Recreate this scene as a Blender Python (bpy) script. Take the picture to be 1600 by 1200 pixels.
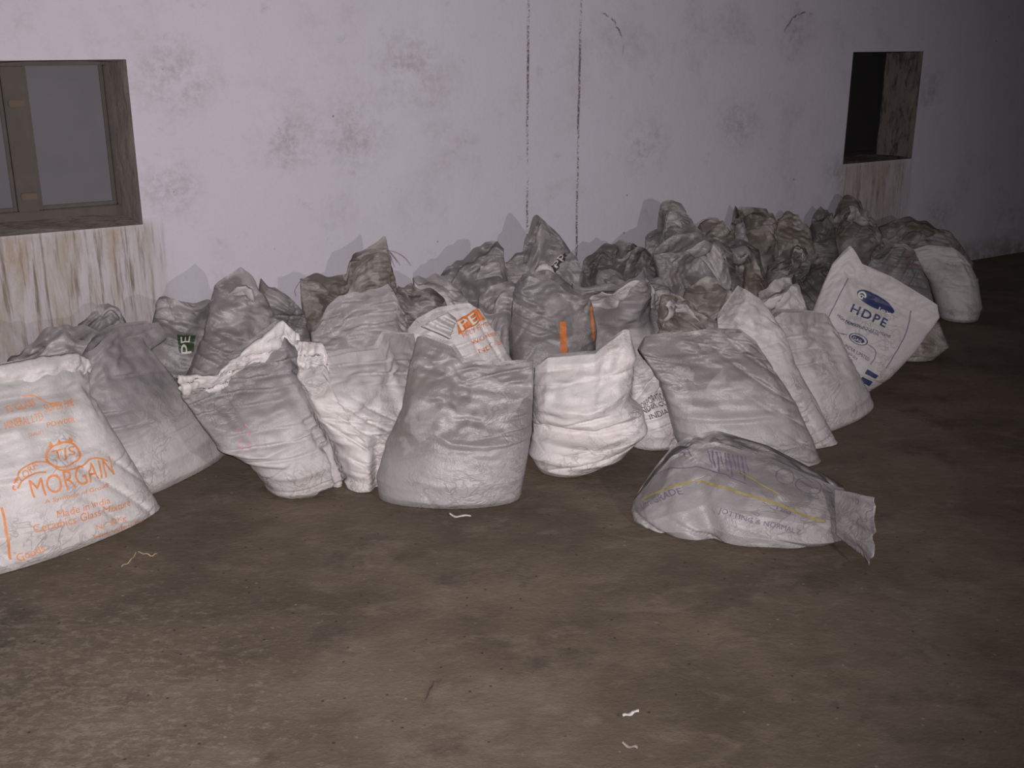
import bpy, bmesh, math, random
import numpy as np
from mathutils import Matrix, Vector

for o in list(bpy.data.objects):
    bpy.data.objects.remove(o, do_unlink=True)
scene = bpy.context.scene
COL = scene.collection
rng = np.random.default_rng(7)

# ------------------------------------------------------------------ camera
FPX, PITCH, ROLL, YAW, WD, CH = 1697.0, .3119, .0018, .5618, 5.83, 1.6
Fv = np.array([0, math.cos(PITCH), -math.sin(PITCH)])
_R = np.array([1.0, 0, 0]); _U = np.array([0, math.sin(PITCH), math.cos(PITCH)])
Rv = _R * math.cos(ROLL) + _U * math.sin(ROLL)
Uv = -_R * math.sin(ROLL) + _U * math.cos(ROLL)
CAM = np.array([0, 0, CH])
cd = bpy.data.cameras.new('camera'); cam = bpy.data.objects.new('camera', cd); COL.objects.link(cam)
cd.sensor_width = 36; cd.lens = FPX * 36 / 1600; cd.clip_start = .05
M = Matrix.Identity(4)
for i in range(3):
    M[i][0] = Rv[i]; M[i][1] = Uv[i]; M[i][2] = -Fv[i]; M[i][3] = CAM[i]
cam.matrix_world = M
scene.camera = cam
# ------------------------------------------------------------------ world, lights, exposure
scene.view_settings.view_transform = 'Standard'
scene.view_settings.look = 'None'
scene.view_settings.gamma = 1
scene.view_settings.use_curve_mapping = False
scene.view_settings.exposure = 0.0
w = bpy.data.worlds.new('night'); scene.world = w; w.use_nodes = True
w.node_tree.nodes['Background'].inputs[0].default_value = (.075, .07, .08, 1)
w.node_tree.nodes['Background'].inputs[1].default_value = .5

def spot(name, loc, target, power, size, blend, radius, col):
    l = bpy.data.lights.new(name, 'SPOT'); l.energy = power; l.spot_size = size; l.spot_blend = blend
    l.shadow_soft_size = radius; l.color = col
    o = bpy.data.objects.new(name, l); COL.objects.link(o); o.location = loc
    o.rotation_euler = (Vector(target) - Vector(loc)).to_track_quat('-Z', 'Y').to_euler()
    return o
# the phone's flash beside the lens, and a hand torch held by somebody to the right of the camera
spot('phone_flash', (.02, -.02, 1.64), (-.9, 4.5, .5), 600, math.radians(87), 1.0, .012, (1, .95, .97))
spot('hand_torch', (1.95, .1, 1.45), (.1, 5.3, .75), 165, math.radians(85), 1.0, .015, (1, .95, .97))

# ------------------------------------------------------------------ geometry of the place
Wv = np.array([math.cos(YAW), math.sin(YAW), 0])      # along the wall
Nv = np.array([math.sin(YAW), -math.cos(YAW), 0])     # out of the wall, into the room
W0 = np.array([0, WD, 0])
ZUP = np.array([0, 0, 1.0])
def rays(px):
    px = np.asarray(px, float)
    return Fv + Rv * ((px[..., :1] - 800) / FPX) + Uv * ((600 - px[..., 1:2]) / FPX)
def project(P):
    v = np.asarray(P) - CAM; dz = v @ Fv
    return np.stack([800 + FPX * (v @ Rv) / dz, 600 - FPX * (v @ Uv) / dz], -1)
def ground(x, y):
    r = rays((x, y)); return CAM + r * (-CH / r[2])
def wall_pt(s, z, out=0.0): return W0 + Wv * s + Nv * out + ZUP * z

# ------------------------------------------------------------------ material helpers
class NT:
    def __init__(self, name):
        self.m = bpy.data.materials.new(name); self.m.use_nodes = True
        self.t = self.m.node_tree; self.b = self.t.nodes['Principled BSDF']
    def n(self, typ, **kw):
        nd = self.t.nodes.new(typ)
        ins = kw.pop('ins', {})
        for k, v in kw.items(): setattr(nd, k, v)
        for k, v in ins.items():
            if hasattr(v, 'is_linked'): self.t.links.new(v, nd.inputs[k])
            else: nd.inputs[k].default_value = v
        return nd
    def link(self, a, b): self.t.links.new(a, b)
    def noise(self, vec, scale, detail=4, rough=.6, dist=0):
        return self.n('ShaderNodeTexNoise', ins={'Vector': vec, 'Scale': scale, 'Detail': detail, 'Roughness': rough, 'Distortion': dist}).outputs['Fac']
    def ramp(self, fac, stops):
        r = self.n('ShaderNodeValToRGB', ins={'Fac': fac}); e = r.color_ramp.elements
        while len(e) < len(stops): e.new(.5)
        for i, (p, c) in enumerate(stops):
            e[i].position = p; e[i].color = (*c, 1) if len(c) == 3 else c
        return r.outputs['Color']
    def fr(self, fac, a, b):   # smooth 0..1 mask between a and b
        m = self.n('ShaderNodeMapRange', interpolation_type='SMOOTHSTEP', ins={'Value': fac, 'From Min': a, 'From Max': b})
        return m.outputs['Result']
    def mix(self, fac, a, b, blend='MIX'):
        m = self.n('ShaderNodeMix', data_type='RGBA', blend_type=blend)
        for k, v in ((0, fac), (6, a), (7, b)):
            if hasattr(v, 'is_linked'): self.t.links.new(v, m.inputs[k])
            else: m.inputs[k].default_value = v if k == 0 else (*v, 1)
        return m.outputs[2]
    def math(self, op, a, b=0.0, c=0.0):
        m = self.n('ShaderNodeMath', operation=op)
        for k, v in enumerate((a, b, c)):
            if hasattr(v, 'is_linked'): self.t.links.new(v, m.inputs[k])
            else: m.inputs[k].default_value = v
        return m.outputs[0]
    def coord(self, which='Object'): return self.n('ShaderNodeTexCoord').outputs[which]
    def mapping(self, vec, scale=(1, 1, 1), loc=(0, 0, 0)):
        return self.n('ShaderNodeMapping', ins={'Vector': vec, 'Scale': scale, 'Location': loc}).outputs[0]
    def bump(self, h, strength, dist):
        b = self.n('ShaderNodeBump', ins={'Height': h, 'Strength': strength, 'Distance': dist})
        self.link(b.outputs[0], self.b.inputs['Normal'])
    def set(self, **kw):
        for k, v in kw.items():
            k = k.replace('_', ' ')
            if hasattr(v, 'is_linked'): self.link(v, self.b.inputs[k])
            else: self.b.inputs[k].default_value = (*v, 1) if isinstance(v, tuple) and len(v) == 3 else v
        return self.m

def plain(name, col, rough=.7, var=.25, scale=9):
    t = NT(name); c = t.coord()
    n = t.noise(c, scale, 5)
    t.bump(t.noise(c, scale * 8, 3), .2, .003)
    return t.set(Base_Color=t.mix(n, tuple(x * (1 - var) for x in col), tuple(x * (1 + var) for x in col)), Roughness=rough)

def sack_mat(name, fill, empty, rough=.47, dirt=(.2, .165, .13), dirt_amt=.5, pale=None):
    t = NT(name); c = t.coord()
    at = t.n('ShaderNodeAttribute', attribute_name='fill').outputs['Fac']
    n1 = t.noise(c, 5, 6, .65)
    col = t.mix(at, empty, fill)
    rnd = t.n('ShaderNodeObjectInfo').outputs['Random']
    col = t.mix(t.math('MULTIPLY', t.fr(n1, .48, .72), dirt_amt), col, dirt)
    if pale: col = t.mix(t.math('MULTIPLY', t.fr(t.noise(c, 7, 3, .5, .6), .5, .58), .6), col, pale)
    n2 = t.noise(t.mapping(c, (1, 1, .35)), 26, 5, .7)
    col = t.mix(t.math('MULTIPLY', t.fr(n2, .5, .8), .35), col, (.16, .14, .12))
    br = t.math('MULTIPLY_ADD', rnd, .25, .87)
    hsv = t.n('ShaderNodeHueSaturation', ins={'Value': br, 'Color': col}).outputs[0]
    # crinkled plastic weave: fold shade painted as thin dark lines at two sizes, then the grain
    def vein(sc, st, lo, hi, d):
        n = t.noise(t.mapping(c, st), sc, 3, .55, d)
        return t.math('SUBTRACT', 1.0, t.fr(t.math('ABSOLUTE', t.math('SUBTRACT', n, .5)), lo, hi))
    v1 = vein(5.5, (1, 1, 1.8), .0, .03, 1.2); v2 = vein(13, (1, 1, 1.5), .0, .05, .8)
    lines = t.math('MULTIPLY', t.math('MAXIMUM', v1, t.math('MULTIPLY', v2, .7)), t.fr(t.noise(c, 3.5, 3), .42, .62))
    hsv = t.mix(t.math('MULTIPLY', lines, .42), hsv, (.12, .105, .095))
    h = t.math('ADD', t.math('MULTIPLY', lines, -.55), t.noise(c, 45, 5, .65))
    h = t.math('ADD', h, t.math('MULTIPLY', t.noise(c, 260, 2, .5), .25))
    t.bump(h, .4, .007)
    return t.set(Base_Color=hsv, Roughness=t.math('MULTIPLY_ADD', n1, .3, rough - .1), Specular_IOR_Level=.5)

SM = {
    'white': sack_mat('white_woven_plastic', (.57, .525, .515), (.4, .37, .365), dirt_amt=.32),
    'pale': sack_mat('pale_woven_plastic', (.48, .44, .435), (.235, .215, .218), dirt_amt=.35),
    'grey': sack_mat('grey_woven_plastic', (.32, .295, .295), (.2, .182, .18), .37, dirt_amt=.4, pale=(.36, .33, .33)),
    'dark': sack_mat('dark_woven_plastic', (.165, .15, .142), (.115, .103, .096), .4, dirt_amt=.5, dirt=(.1, .085, .07), pale=(.23, .21, .205)),
    'brown': sack_mat('soiled_brown_plastic', (.26, .23, .205), (.17, .148, .13), dirt_amt=.75, dirt=(.11, .085, .06), pale=(.42, .385, .36)),
}
INK = {
    'orange': plain('orange_print_ink', (.62, .24, .09), .6, .35, 60),
    'rust': plain('rust_orange_print_ink', (.55, .17, .05), .6, .3, 60),
    'blue': plain('navy_print_ink', (.022, .032, .1), .5, .25, 60),
    'line': plain('faded_blue_print_ink', (.17, .175, .23), .6, .3, 60),
    'purple': plain('purple_print_ink', (.125, .1, .145), .6, .35, 60),
    'yellow': plain('yellow_print_ink', (.27, .21, .075), .6, .3, 60),
    'black': plain('black_print_ink', (.06, .055, .06), .6, .3, 60),
    'green': plain('dark_green_print_ink', (.03, .055, .025), .5, .3, 60),
    'cream': plain('cream_print_ink', (.62, .58, .52), .6, .2, 60),
    'pink': plain('pink_print_ink', (.5, .22, .28), .6, .3, 60),
    'red': plain('red_print_ink', (.35, .1, .09), .6, .3, 60),
}

# ------------------------------------------------------------------ wall
ARCS = ((0.526, 1.519, 0.187, 0.57, 0.712, 1.494), (2.093, 1.544, 0.181, 1.925, 2.146, 1.613))   # centre along wall, centre height, radius, extent
def wall_material():
    t = NT('limewashed_plaster'); c = t.coord()      # object space: x along wall, z up
    sx = t.n('ShaderNodeSeparateXYZ', ins={'Vector': c}); X, Z = sx.outputs[0], sx.outputs[2]
    base = t.mix(t.noise(c, 1.3, 5, .6), (.56, .525, .58), (.64, .605, .66))
    big = t.noise(c, 1.7, 8, .68, .3)
    fine = t.fr(t.noise(c, 28, 6, .75), .36, .62)
    col = t.mix(t.math('MULTIPLY', t.math('MULTIPLY', t.fr(big, .5, .76), t.math('MULTIPLY_ADD', fine, .6, .4)), .5), base, (.30, .27, .25))
    sp = t.noise(c, 9, 7, .75)
    col = t.mix(t.math('MULTIPLY', t.fr(sp, .56, .78), .42), col, (.27, .245, .23))
    col = t.mix(t.math('MULTIPLY', t.fr(t.noise(c, 75, 4, .7), .56, .75), .22), col, (.3, .27, .25))
    # small dark specks
    v = t.n('ShaderNodeTexVoronoi', feature='F1', ins={'Vector': c, 'Scale': 9.0})
    keep = t.math('GREATER_THAN', t.n('ShaderNodeSeparateColor', ins={'Color': v.outputs['Color']}).outputs[0], .82)
    spk = t.math('MULTIPLY', t.math('SUBTRACT', 1.0, t.fr(t.math('MULTIPLY_ADD', t.noise(c, 60, 3), .08, v.outputs['Distance']), .06, .1)), keep)
    col = t.mix(t.math('MULTIPLY', spk, .75), col, (.08, .06, .055))
    # rusty run-off below the two windows
    def band(v_, a, b, soft):
        return t.math('MULTIPLY', t.fr(v_, a - soft, a + soft), t.math('SUBTRACT', 1.0, t.fr(v_, b - soft, b + soft)))
    streak = t.noise(t.mapping(c, (7, 1, 1.6)), 1.0, 8, .75, .8)
    streak2 = t.noise(t.mapping(c, (45, 1, 2.5)), 1.0, 4, .7)
    for a, b, top, low, st in ((-3.05, -1.88, .8, -.2, .95), (2.55, 3.2, .8, .1, .85)):
        m = t.math('MULTIPLY', band(X, a, b, .1), band(Z, low, top, .03 if low < 0 else .04))
        wash = t.math('MULTIPLY', m, t.math('MULTIPLY_ADD', t.fr(streak, .36, .66), st * .65, st * .3))
        col = t.mix(wash, col, (.36, .295, .225))
        col = t.mix(t.math('MULTIPLY', m, t.math('MULTIPLY', t.fr(t.noise(t.mapping(c, (5, 1, 2.5)), 1.0, 7, .75), .5, .66), st * .55)), col, (.36, .25, .14))
        col = t.mix(t.math('MULTIPLY', m, t.math('MULTIPLY', t.fr(streak2, .48, .7), st * .9)), col, (.15, .105, .07))
    # grey-green damp around the openings
    for s0, z0, r0 in ((-1.8, .95, .22), (-1.72, 1.42, .26), (2.5, .74, .2), (3.35, 1.25, .22), (-.9, 1.15, .3), (-1.25, 1.12, .25), (-.6, 1.45, .28), (.9, 1.0, .25), (2.0, 1.62, .2), (1.6, 1.1, .25), (4.4, .2, .4), (3.6, .35, .3)):
        d = t.n('ShaderNodeVectorMath', operation='DISTANCE', ins={0: t.n('ShaderNodeCombineXYZ', ins={0: X, 2: Z}).outputs[0], 1: (s0, 0, z0)}).outputs['Value']
        m = t.math('MULTIPLY', t.math('SUBTRACT', 1.0, t.fr(d, 0, r0)), t.math('MULTIPLY', t.fr(t.noise(c, 7, 7, .72), .38, .62), t.math('MULTIPLY_ADD', fine, .6, .4)))
        col = t.mix(t.math('MULTIPLY', m, .48), col, (.25, .225, .2))
    # the two dotted black drip lines
    wob = t.math('MULTIPLY', t.math('SUBTRACT', t.noise(t.mapping(c, (0, 0, 1)), 3, 3), .5), .03)
    Xw = t.math('ADD', X, wob)
    dots = t.noise(t.mapping(c, (90, 1, 75)), 1.0, 5, .85)
    dots2 = t.noise(t.mapping(c, (10, 1, 1.8)), 1.0, 3, .6)
    for s0, wd, st, thr in ((.095, .0085, .9, .48), (.425, .0085, .9, .475), (.50, .006, .8, .56), (.225, .006, .5, .62)):
        dx = t.math('ABSOLUTE', t.math('SUBTRACT', Xw, s0))
        m = t.math('SUBTRACT', 1.0, t.fr(dx, wd * .3, wd * 1.3))
        m = t.math('MULTIPLY', m, t.math('MULTIPLY', t.fr(t.math('MULTIPLY_ADD', dots2, .36, t.math('MULTIPLY', dots, .64)), thr, thr + .06), st))
        col = t.mix(m, col, (.075, .055, .05))
    # two curved hairline cracks high on the wall
    for s0, z0, r0, xa, xb, za in ARCS:
        d = t.n('ShaderNodeVectorMath', operation='DISTANCE', ins={0: t.n('ShaderNodeCombineXYZ', ins={0: X, 2: Z}).outputs[0], 1: (s0, 0, z0)}).outputs['Value']
        d = t.math('ADD', d, t.math('MULTIPLY', t.math('SUBTRACT', t.noise(c, 14, 4), .5), .05))
        m = t.math('SUBTRACT', 1.0, t.fr(t.math('ABSOLUTE', t.math('SUBTRACT', d, r0)), .002, .008))
        m = t.math('MULTIPLY', t.math('MULTIPLY', m, t.fr(t.noise(c, 22, 4, .7), .42, .55)), t.math('MULTIPLY', band(X, xa, xb, .02), t.fr(Z, za - .02, za + .02)))
        col = t.mix(t.math('MULTIPLY', m, .8), col, (.09, .07, .06))
    # dirt above the floor
    m = t.math('MULTIPLY', t.math('SUBTRACT', 1.0, t.fr(Z, .02, .22)), t.fr(t.noise(c, 6, 6, .7), .3, .6))
    col = t.mix(t.math('MULTIPLY', m, .7), col, (.2, .165, .13))
    h = t.math('ADD', t.math('MULTIPLY', t.noise(c, 3, 5), 1.2), t.math('MULTIPLY', t.noise(c, 45, 5, .7), .35))
    t.bump(h, .25, .02)
    return t.set(Base_Color=col, Roughness=.85, Specular_IOR_Level=.2)

def reveal_material(name, a, b, stain):
    t = NT(name); c = t.coord()
    col = t.mix(t.noise(c, 4, 6, .7), a, b)
    col = t.mix(t.fr(t.noise(t.mapping(c, (3, 3, 1)), 5, 7, .75, .4), .45, .68), col, stain)
    t.bump(t.noise(c, 14, 6, .7), .4, .02)
    return t.set(Base_Color=col, Roughness=.9, Specular_IOR_Level=.15)

def new_obj(name, verts, faces, mat, parent=None, smooth=False, uvfill=None):
    me = bpy.data.meshes.new(name)
    me.from_pydata([tuple(map(float, v)) for v in verts], [], [tuple(int(i) for i in f) for f in faces])
    me.update()
    if smooth: me.polygons.foreach_set('use_smooth', [True] * len(me.polygons))
    if mat: me.materials.append(mat)
    o = bpy.data.objects.new(name, me); COL.objects.link(o)
    if parent: o.parent = parent
    return o

WALLM = Matrix(((Wv[0], -Nv[0], 0, W0[0]), (Wv[1], -Nv[1], 0, W0[1]), (0, 0, 1, 0), (0, 0, 0, 1)))  # local x along wall, y into wall, z up
WIN1 = (-2.75, -1.935, .793, 1.494); WIN2 = (2.547, 3.226, .793, 1.494)
THK = .42
def build_wall():
    s0, s1, zt = -7.5, 9.0, 3.2
    xs = sorted({s0, s1, WIN1[0], WIN1[1], WIN2[0], WIN2[1], -6, -4.5, 0.3, 5, 7}); zs = [0, WIN1[2], WIN1[3], zt]
    vs, fs = [], []
    idx = {}
    def vid(p):
        k = tuple(round(a, 5) for a in p)
        if k not in idx: idx[k] = len(vs); vs.append(k)
        return idx[k]
    for y, flip in ((0, False), (THK, True)):
        for a, b in zip(xs, xs[1:]):
            for c, d in zip(zs, zs[1:]):
                if c == WIN1[2] and (a, b) in ((WIN1[0], WIN1[1]), (WIN2[0], WIN2[1])): continue
                q = [vid((a, y, c)), vid((b, y, c)), vid((b, y, d)), vid((a, y, d))]
                fs.append(q[::-1] if flip else q)
    for (c, flip) in ((0, 0), (zt, 1)):
        for a, b in zip(xs, xs[1:]):
            q = [vid((a, 0, c)), vid((a, THK, c)), vid((b, THK, c)), vid((b, 0, c))]; fs.append(q)
    o = new_obj('wall_back', vs, fs, wall_material()); o.matrix_world = WALLM
    o['kind'] = 'structure'; o['label'] = 'whitewashed plaster wall stained with damp and rust'
    return o
wall = build_wall()

def box_mesh(x0, x1, y0, y1, z0, z1, bev=0.004):
    bm = bmesh.new(); bmesh.ops.create_cube(bm, size=1)
    for v in bm.verts:
        v.co = Vector(((x0 + x1) / 2 + v.co.x * (x1 - x0), (y0 + y1) / 2 + v.co.y * (y1 - y0), (z0 + z1) / 2 + v.co.z * (z1 - z0)))
    if bev: bmesh.ops.bevel(bm, geom=bm.edges[:], offset=bev, segments=2, affect='EDGES')
    return bm
def bm_obj(name, bm, mat, parent=None, smooth=False):
    me = bpy.data.meshes.new(name); bm.to_mesh(me); bm.free()
    if smooth: me.polygons.foreach_set('use_smooth', [True] * len(me.polygons))
    me.materials.append(mat); o = bpy.data.objects.new(name, me); COL.objects.link(o)
    if parent: o.parent = parent
    return o

def reveal(win, mat, parent, seed, t0=.0):
    """four lining faces of an opening, uneven like hand-laid plaster, slightly rounded at the front"""
    x0, x1, z0, z1 = win
    r = np.random.default_rng(seed)
    names = ('lintel', 'sill', 'jamb', 'jamb')
    n, m = 22, 12
    for k, nm in enumerate(names):
        vs, fs = [], []
        for i in range(n + 1):
            for j in range(m + 1):
                a, y = i / n, (j / m) ** 1.6 * THK
                off = .006 * math.sin(5 * a + k * 2 + seed) + .004 * math.sin(13 * a + 9 * y + k) + r.normal(0, .0012)
                off = abs(off) * min(1, y / .06) + .001
                if k == 0: p = (x0 + a * (x1 - x0), y, z1 - off)
                if k == 1: p = (x0 + a * (x1 - x0), y, z0 + off)
                if k == 2: p = (x0 + off, y, z0 + a * (z1 - z0))
                if k == 3: p = (x1 - off, y, z0 + a * (z1 - z0))
                vs.append((p[0], max(p[1], -.002) + (.002 if j else -.002), p[2]))
        for i in range(n):
            for j in range(m):
                q = [i * (m + 1) + j, (i + 1) * (m + 1) + j, (i + 1) * (m + 1) + j + 1, i * (m + 1) + j + 1]
                fs.append(q if k in (0, 3) else q[::-1])
        new_obj(nm, vs, fs, mat, parent, True)

def window(name, label):
    e = bpy.data.objects.new(name, None); COL.objects.link(e); e.matrix_world = WALLM
    e['kind'] = 'structure'; e['label'] = label
    return e
w1 = window('window_1', 'closed window with grey shutter panels deep in the wall')
rev1 = reveal_material('bare_plaster_reveal', (.4, .345, .31), (.5, .44, .4), (.27, .225, .19))
reveal(WIN1, rev1, w1, 3)
wood = plain('weathered_wood', (.09, .077, .068), .8, .35, 12)
panel = plain('slate_grey_board', (.135, .125, .135), .75, .2, 4)
x0, x1, z0, z1 = WIN1
FY = .345
bm_obj('frame_rail', box_mesh(x0, x1, FY, FY + .05, z0, z0 + .045), wood, w1)
bm_obj('frame_rail', box_mesh(x0, x1, FY, FY + .05, z1 - .03, z1), wood, w1)
for a, b in ((x0, x0 + .022), (x1 - .022, x1)):
    bm_obj('frame_stile', box_mesh(a, b, FY, FY + .05, z0 + .046, z1 - .031), wood, w1)
mx = (x0 + x1) / 2
bm_obj('mullion', box_mesh(mx - .045, mx + .045, FY - .012, FY + .05, z0 + .046, z1 - .031), wood, w1)
for a, b in ((x0 + .023, mx - .046), (mx + .046, x1 - .023)):
    p = bm_obj('shutter_panel', box_mesh(a, b, FY + .024, FY + .045, z0 + .046, z1 - .031), panel, w1)
    bm_obj('panel_bead', box_mesh(a, a + .016, FY + .012, FY + .024, z0 + .046, z1 - .031, .002), wood, p)
    bm_obj('panel_bead', box_mesh(b - .016, b, FY + .012, FY + .024, z0 + .046, z1 - .031, .002), wood, p)
    bm_obj('panel_bead', box_mesh(a + .016, b - .016, FY + .012, FY + .024, z0 + .046, z0 + .064, .002), wood, p)
bm_obj('latch', box_mesh(mx - .03, mx + .035, FY - .03, FY - .012, z1 - .2, z1 - .17), plain('rusty_iron', (.12, .075, .05), .7), w1)
bm_obj('latch', box_mesh(mx - .03, mx + .035, FY - .03, FY - .012, z0 + .1, z0 + .13), plain('rusty_iron_plate', (.12, .075, .05), .7), w1)

w2 = window('window_2', 'small dark window opening with a grimy plaster reveal')
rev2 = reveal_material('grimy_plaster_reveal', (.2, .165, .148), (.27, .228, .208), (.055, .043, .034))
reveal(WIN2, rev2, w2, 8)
x0, x1, z0, z1 = WIN2
dk = plain('unlit_void_board', (.016, .014, .014), .9, .2, 8)  # near-black boards, added to stand in for the unlit void of the opening
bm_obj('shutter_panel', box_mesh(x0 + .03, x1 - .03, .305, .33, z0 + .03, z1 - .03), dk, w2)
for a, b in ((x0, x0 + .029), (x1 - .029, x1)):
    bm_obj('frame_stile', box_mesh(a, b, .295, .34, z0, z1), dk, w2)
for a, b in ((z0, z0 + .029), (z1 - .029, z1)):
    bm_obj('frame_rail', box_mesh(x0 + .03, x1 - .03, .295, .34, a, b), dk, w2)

# ------------------------------------------------------------------ floor
def floor_material():
    t = NT('worn_earthen_concrete'); c = t.coord()
    sx = t.n('ShaderNodeSeparateXYZ', ins={'Vector': c}); X, Y = sx.outputs[0], sx.outputs[1]
    n = t.noise(c, 1.6, 7, .6)
    col = t.mix(t.fr(n, .3, .7), (.09, .068, .048), (.165, .127, .093))
    m2 = t.noise(t.mapping(c, (1, 1.7, 1)), 5.5, 7, .7, .4)
    col = t.mix(t.math('MULTIPLY', t.fr(m2, .5, .7), .6), col, (.2, .155, .118))
    m3 = t.noise(c, 3.1, 8, .7, .2)
    col = t.mix(t.math('MULTIPLY', t.fr(m3, .53, .7), .6), col, (.052, .041, .033))
    # flaked pale patches near the left
    d = t.n('ShaderNodeVectorMath', operation='DISTANCE', ins={0: t.n('ShaderNodeCombineXYZ', ins={0: X, 1: Y}).outputs[0], 1: (-1.35, 2.15, 0)}).outputs['Value']
    reg = t.math('SUBTRACT', 1.0, t.fr(d, .2, 1.25))
    fl = t.noise(t.mapping(c, (1, 1.6, 1)), 24, 10, .78, .2)
    col = t.mix(t.math('MULTIPLY', t.fr(t.math('MULTIPLY_ADD', reg, .13, fl), .58, .72), .7), col, (.25, .205, .155))
    # grit
    v = t.n('ShaderNodeTexVoronoi', feature='F1', ins={'Vector': c, 'Scale': 38.0})
    k = t.n('ShaderNodeSeparateColor', ins={'Color': v.outputs['Color']})
    spot_ = t.math('SUBTRACT', 1.0, t.fr(v.outputs['Distance'], .08, .22))
    col = t.mix(t.math('MULTIPLY', t.math('MULTIPLY', spot_, t.math('GREATER_THAN', k.outputs[0], .9)), .8), col, (.025, .02, .017))
    col = t.mix(t.math('MULTIPLY', t.math('MULTIPLY', spot_, t.math('GREATER_THAN', k.outputs[1], .965)), .6), col, (.3, .25, .2))
    h = t.math('ADD', t.math('MULTIPLY', t.noise(c, 5, 6, .65), 1.0), t.math('ADD', t.math('MULTIPLY', fl, .4), t.math('MULTIPLY', t.noise(c, 70, 4, .7), .25)))
    t.bump(h, .5, .02)
    return t.set(Base_Color=col, Roughness=t.math('MULTIPLY_ADD', n, .3, .55), Specular_IOR_Level=.3)
def build_floor():
    # polygon bounded by the wall line, generous behind the camera
    a = wall_pt(-7.5, 0); b = wall_pt(9, 0); c = wall_pt(9, 0, 12); d = wall_pt(-7.5, 0, 12)
    n = 14; vs, fs = [], []
    for i in range(n + 1):
        for j in range(n + 1):
            u, v = i / n, j / n
            p = a * (1 - u) * (1 - v) + b * u * (1 - v) + c * u * v + d * (1 - u) * v
            vs.append((p[0], p[1], 0))
    for i in range(n):
        for j in range(n):
            q = [i * (n + 1) + j, i * (n + 1) + j + 1, (i + 1) * (n + 1) + j + 1, (i + 1) * (n + 1) + j]
            fs.append(q)
    o = new_obj('floor', vs, fs, floor_material()); o['kind'] = 'structure'; o['label'] = 'worn brown concrete floor with flaked patches'
build_floor()

# ------------------------------------------------------------------ sack builder
def wavefield(P, r, n, kmin, kmax, aniso=(1, 1, 1)):
    """sum of random waves, about -1..1"""
    out = np.zeros(P.shape[:-1])
    for _ in range(n):
        k = r.normal(size=3); k /= np.linalg.norm(k)
        k = k * np.array(aniso) * math.exp(r.uniform(math.log(kmin), math.log(kmax)))
        out += np.sin(P @ k + r.uniform(0, 6.28))
    return out / math.sqrt(n)
def polyl(pts, n, t=None):
    pts = np.asarray(pts, float)
    d = np.r_[0, np.cumsum(np.linalg.norm(np.diff(pts, axis=0), axis=1))]; d /= d[-1]
    t = np.linspace(0, 1, n) if t is None else t
    return np.stack([np.interp(t, d, pts[:, 0]), np.interp(t, d, pts[:, 1])], -1)

def relax(X, X0, eh, ev, iters, keep, soft):
    """cloth relaxation: grid X (rows v, columns theta periodic); the fabric is a little longer than its frame, so it buckles"""
    nv, nt = X.shape[:2]
    def ln(a): return np.linalg.norm(a, axis=-1)
    H = ln(np.roll(X0, -1, 1) - X0) * (1 + eh)
    V = ln(X0[1:] - X0[:-1]) * (1 + ev[:-1])
    D1 = ln(np.roll(X0, -1, 1)[1:] - X0[:-1]) * (1 + .5 * (eh + ev)[:-1])
    D2 = ln(X0[1:] - np.roll(X0, -1, 1)[:-1]) * (1 + .5 * (eh + ev)[:-1])
    H2 = (H + np.roll(H, -1, 1)) * .93
    V2 = (V[1:] + V[:-1]) * .93
    for it in range(iters):
        acc = np.zeros_like(X)
        d = np.roll(X, -1, 1) - X; l = ln(d) + 1e-9; c = d * (.5 * (l - H) / l)[..., None]
        acc += c; acc -= np.roll(c, 1, 1)
        d = X[1:] - X[:-1]; l = ln(d) + 1e-9; c = d * (.5 * (l - V) / l)[..., None]
        acc[:-1] += c; acc[1:] -= c
        d = np.roll(X, -1, 1)[1:] - X[:-1]; l = ln(d) + 1e-9; c = d * (.35 * (l - D1) / l)[..., None]
        acc[:-1] += c; acc[1:] -= np.roll(c, 1, 1)
        d = X[1:] - np.roll(X, -1, 1)[:-1]; l = ln(d) + 1e-9; c = d * (.35 * (l - D2) / l)[..., None]
        acc[1:] -= c; acc[:-1] += np.roll(c, 1, 1)
        d = np.roll(X, -2, 1) - X; l = ln(d) + 1e-9; c = d * (soft * np.minimum(0, l - H2) / l)[..., None]
        acc += c; acc -= np.roll(c, 2, 1)
        d = X[2:] - X[:-2]; l = ln(d) + 1e-9; c = d * (soft * np.minimum(0, l - V2) / l)[..., None]
        acc[:-2] += c; acc[2:] -= c
        X = X + .42 * acc
        X = X + keep * (X0 - X)
        X[..., 2] = np.maximum(X[..., 2], .003)
    return X
def upsample(X, k):
    nv, nt = X.shape[:2]
    t = np.arange(nt * k) / k; i = np.floor(t).astype(int); f = (t - i)[None, :, None]
    def cub(a, b, c, d, f): return b + .5 * f * (c - a + f * (2 * a - 5 * b + 4 * c - d + f * (3 * (b - c) + d - a)))
    Y = cub(X[:, (i - 1) % nt], X[:, i % nt], X[:, (i + 1) % nt], X[:, (i + 2) % nt], f)
    s = np.linspace(0, nv - 1, (nv - 1) * k + 1); i = np.minimum(np.floor(s).astype(int), nv - 2); f = (s - i)[:, None, None]
    return cub(Y[np.maximum(i - 1, 0)], Y[i], Y[i + 1], Y[np.minimum(i + 2, nv - 1)], f)

DEF_PROF = [(0, .78), (.06, .93), (.2, 1), (.42, .86), (.62, .55), (.8, .24), (.92, .12), (1, .09)]
SACKS = {}
GROUP = 'filled woven plastic sacks heaped along the wall'
class Sack: pass

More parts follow.
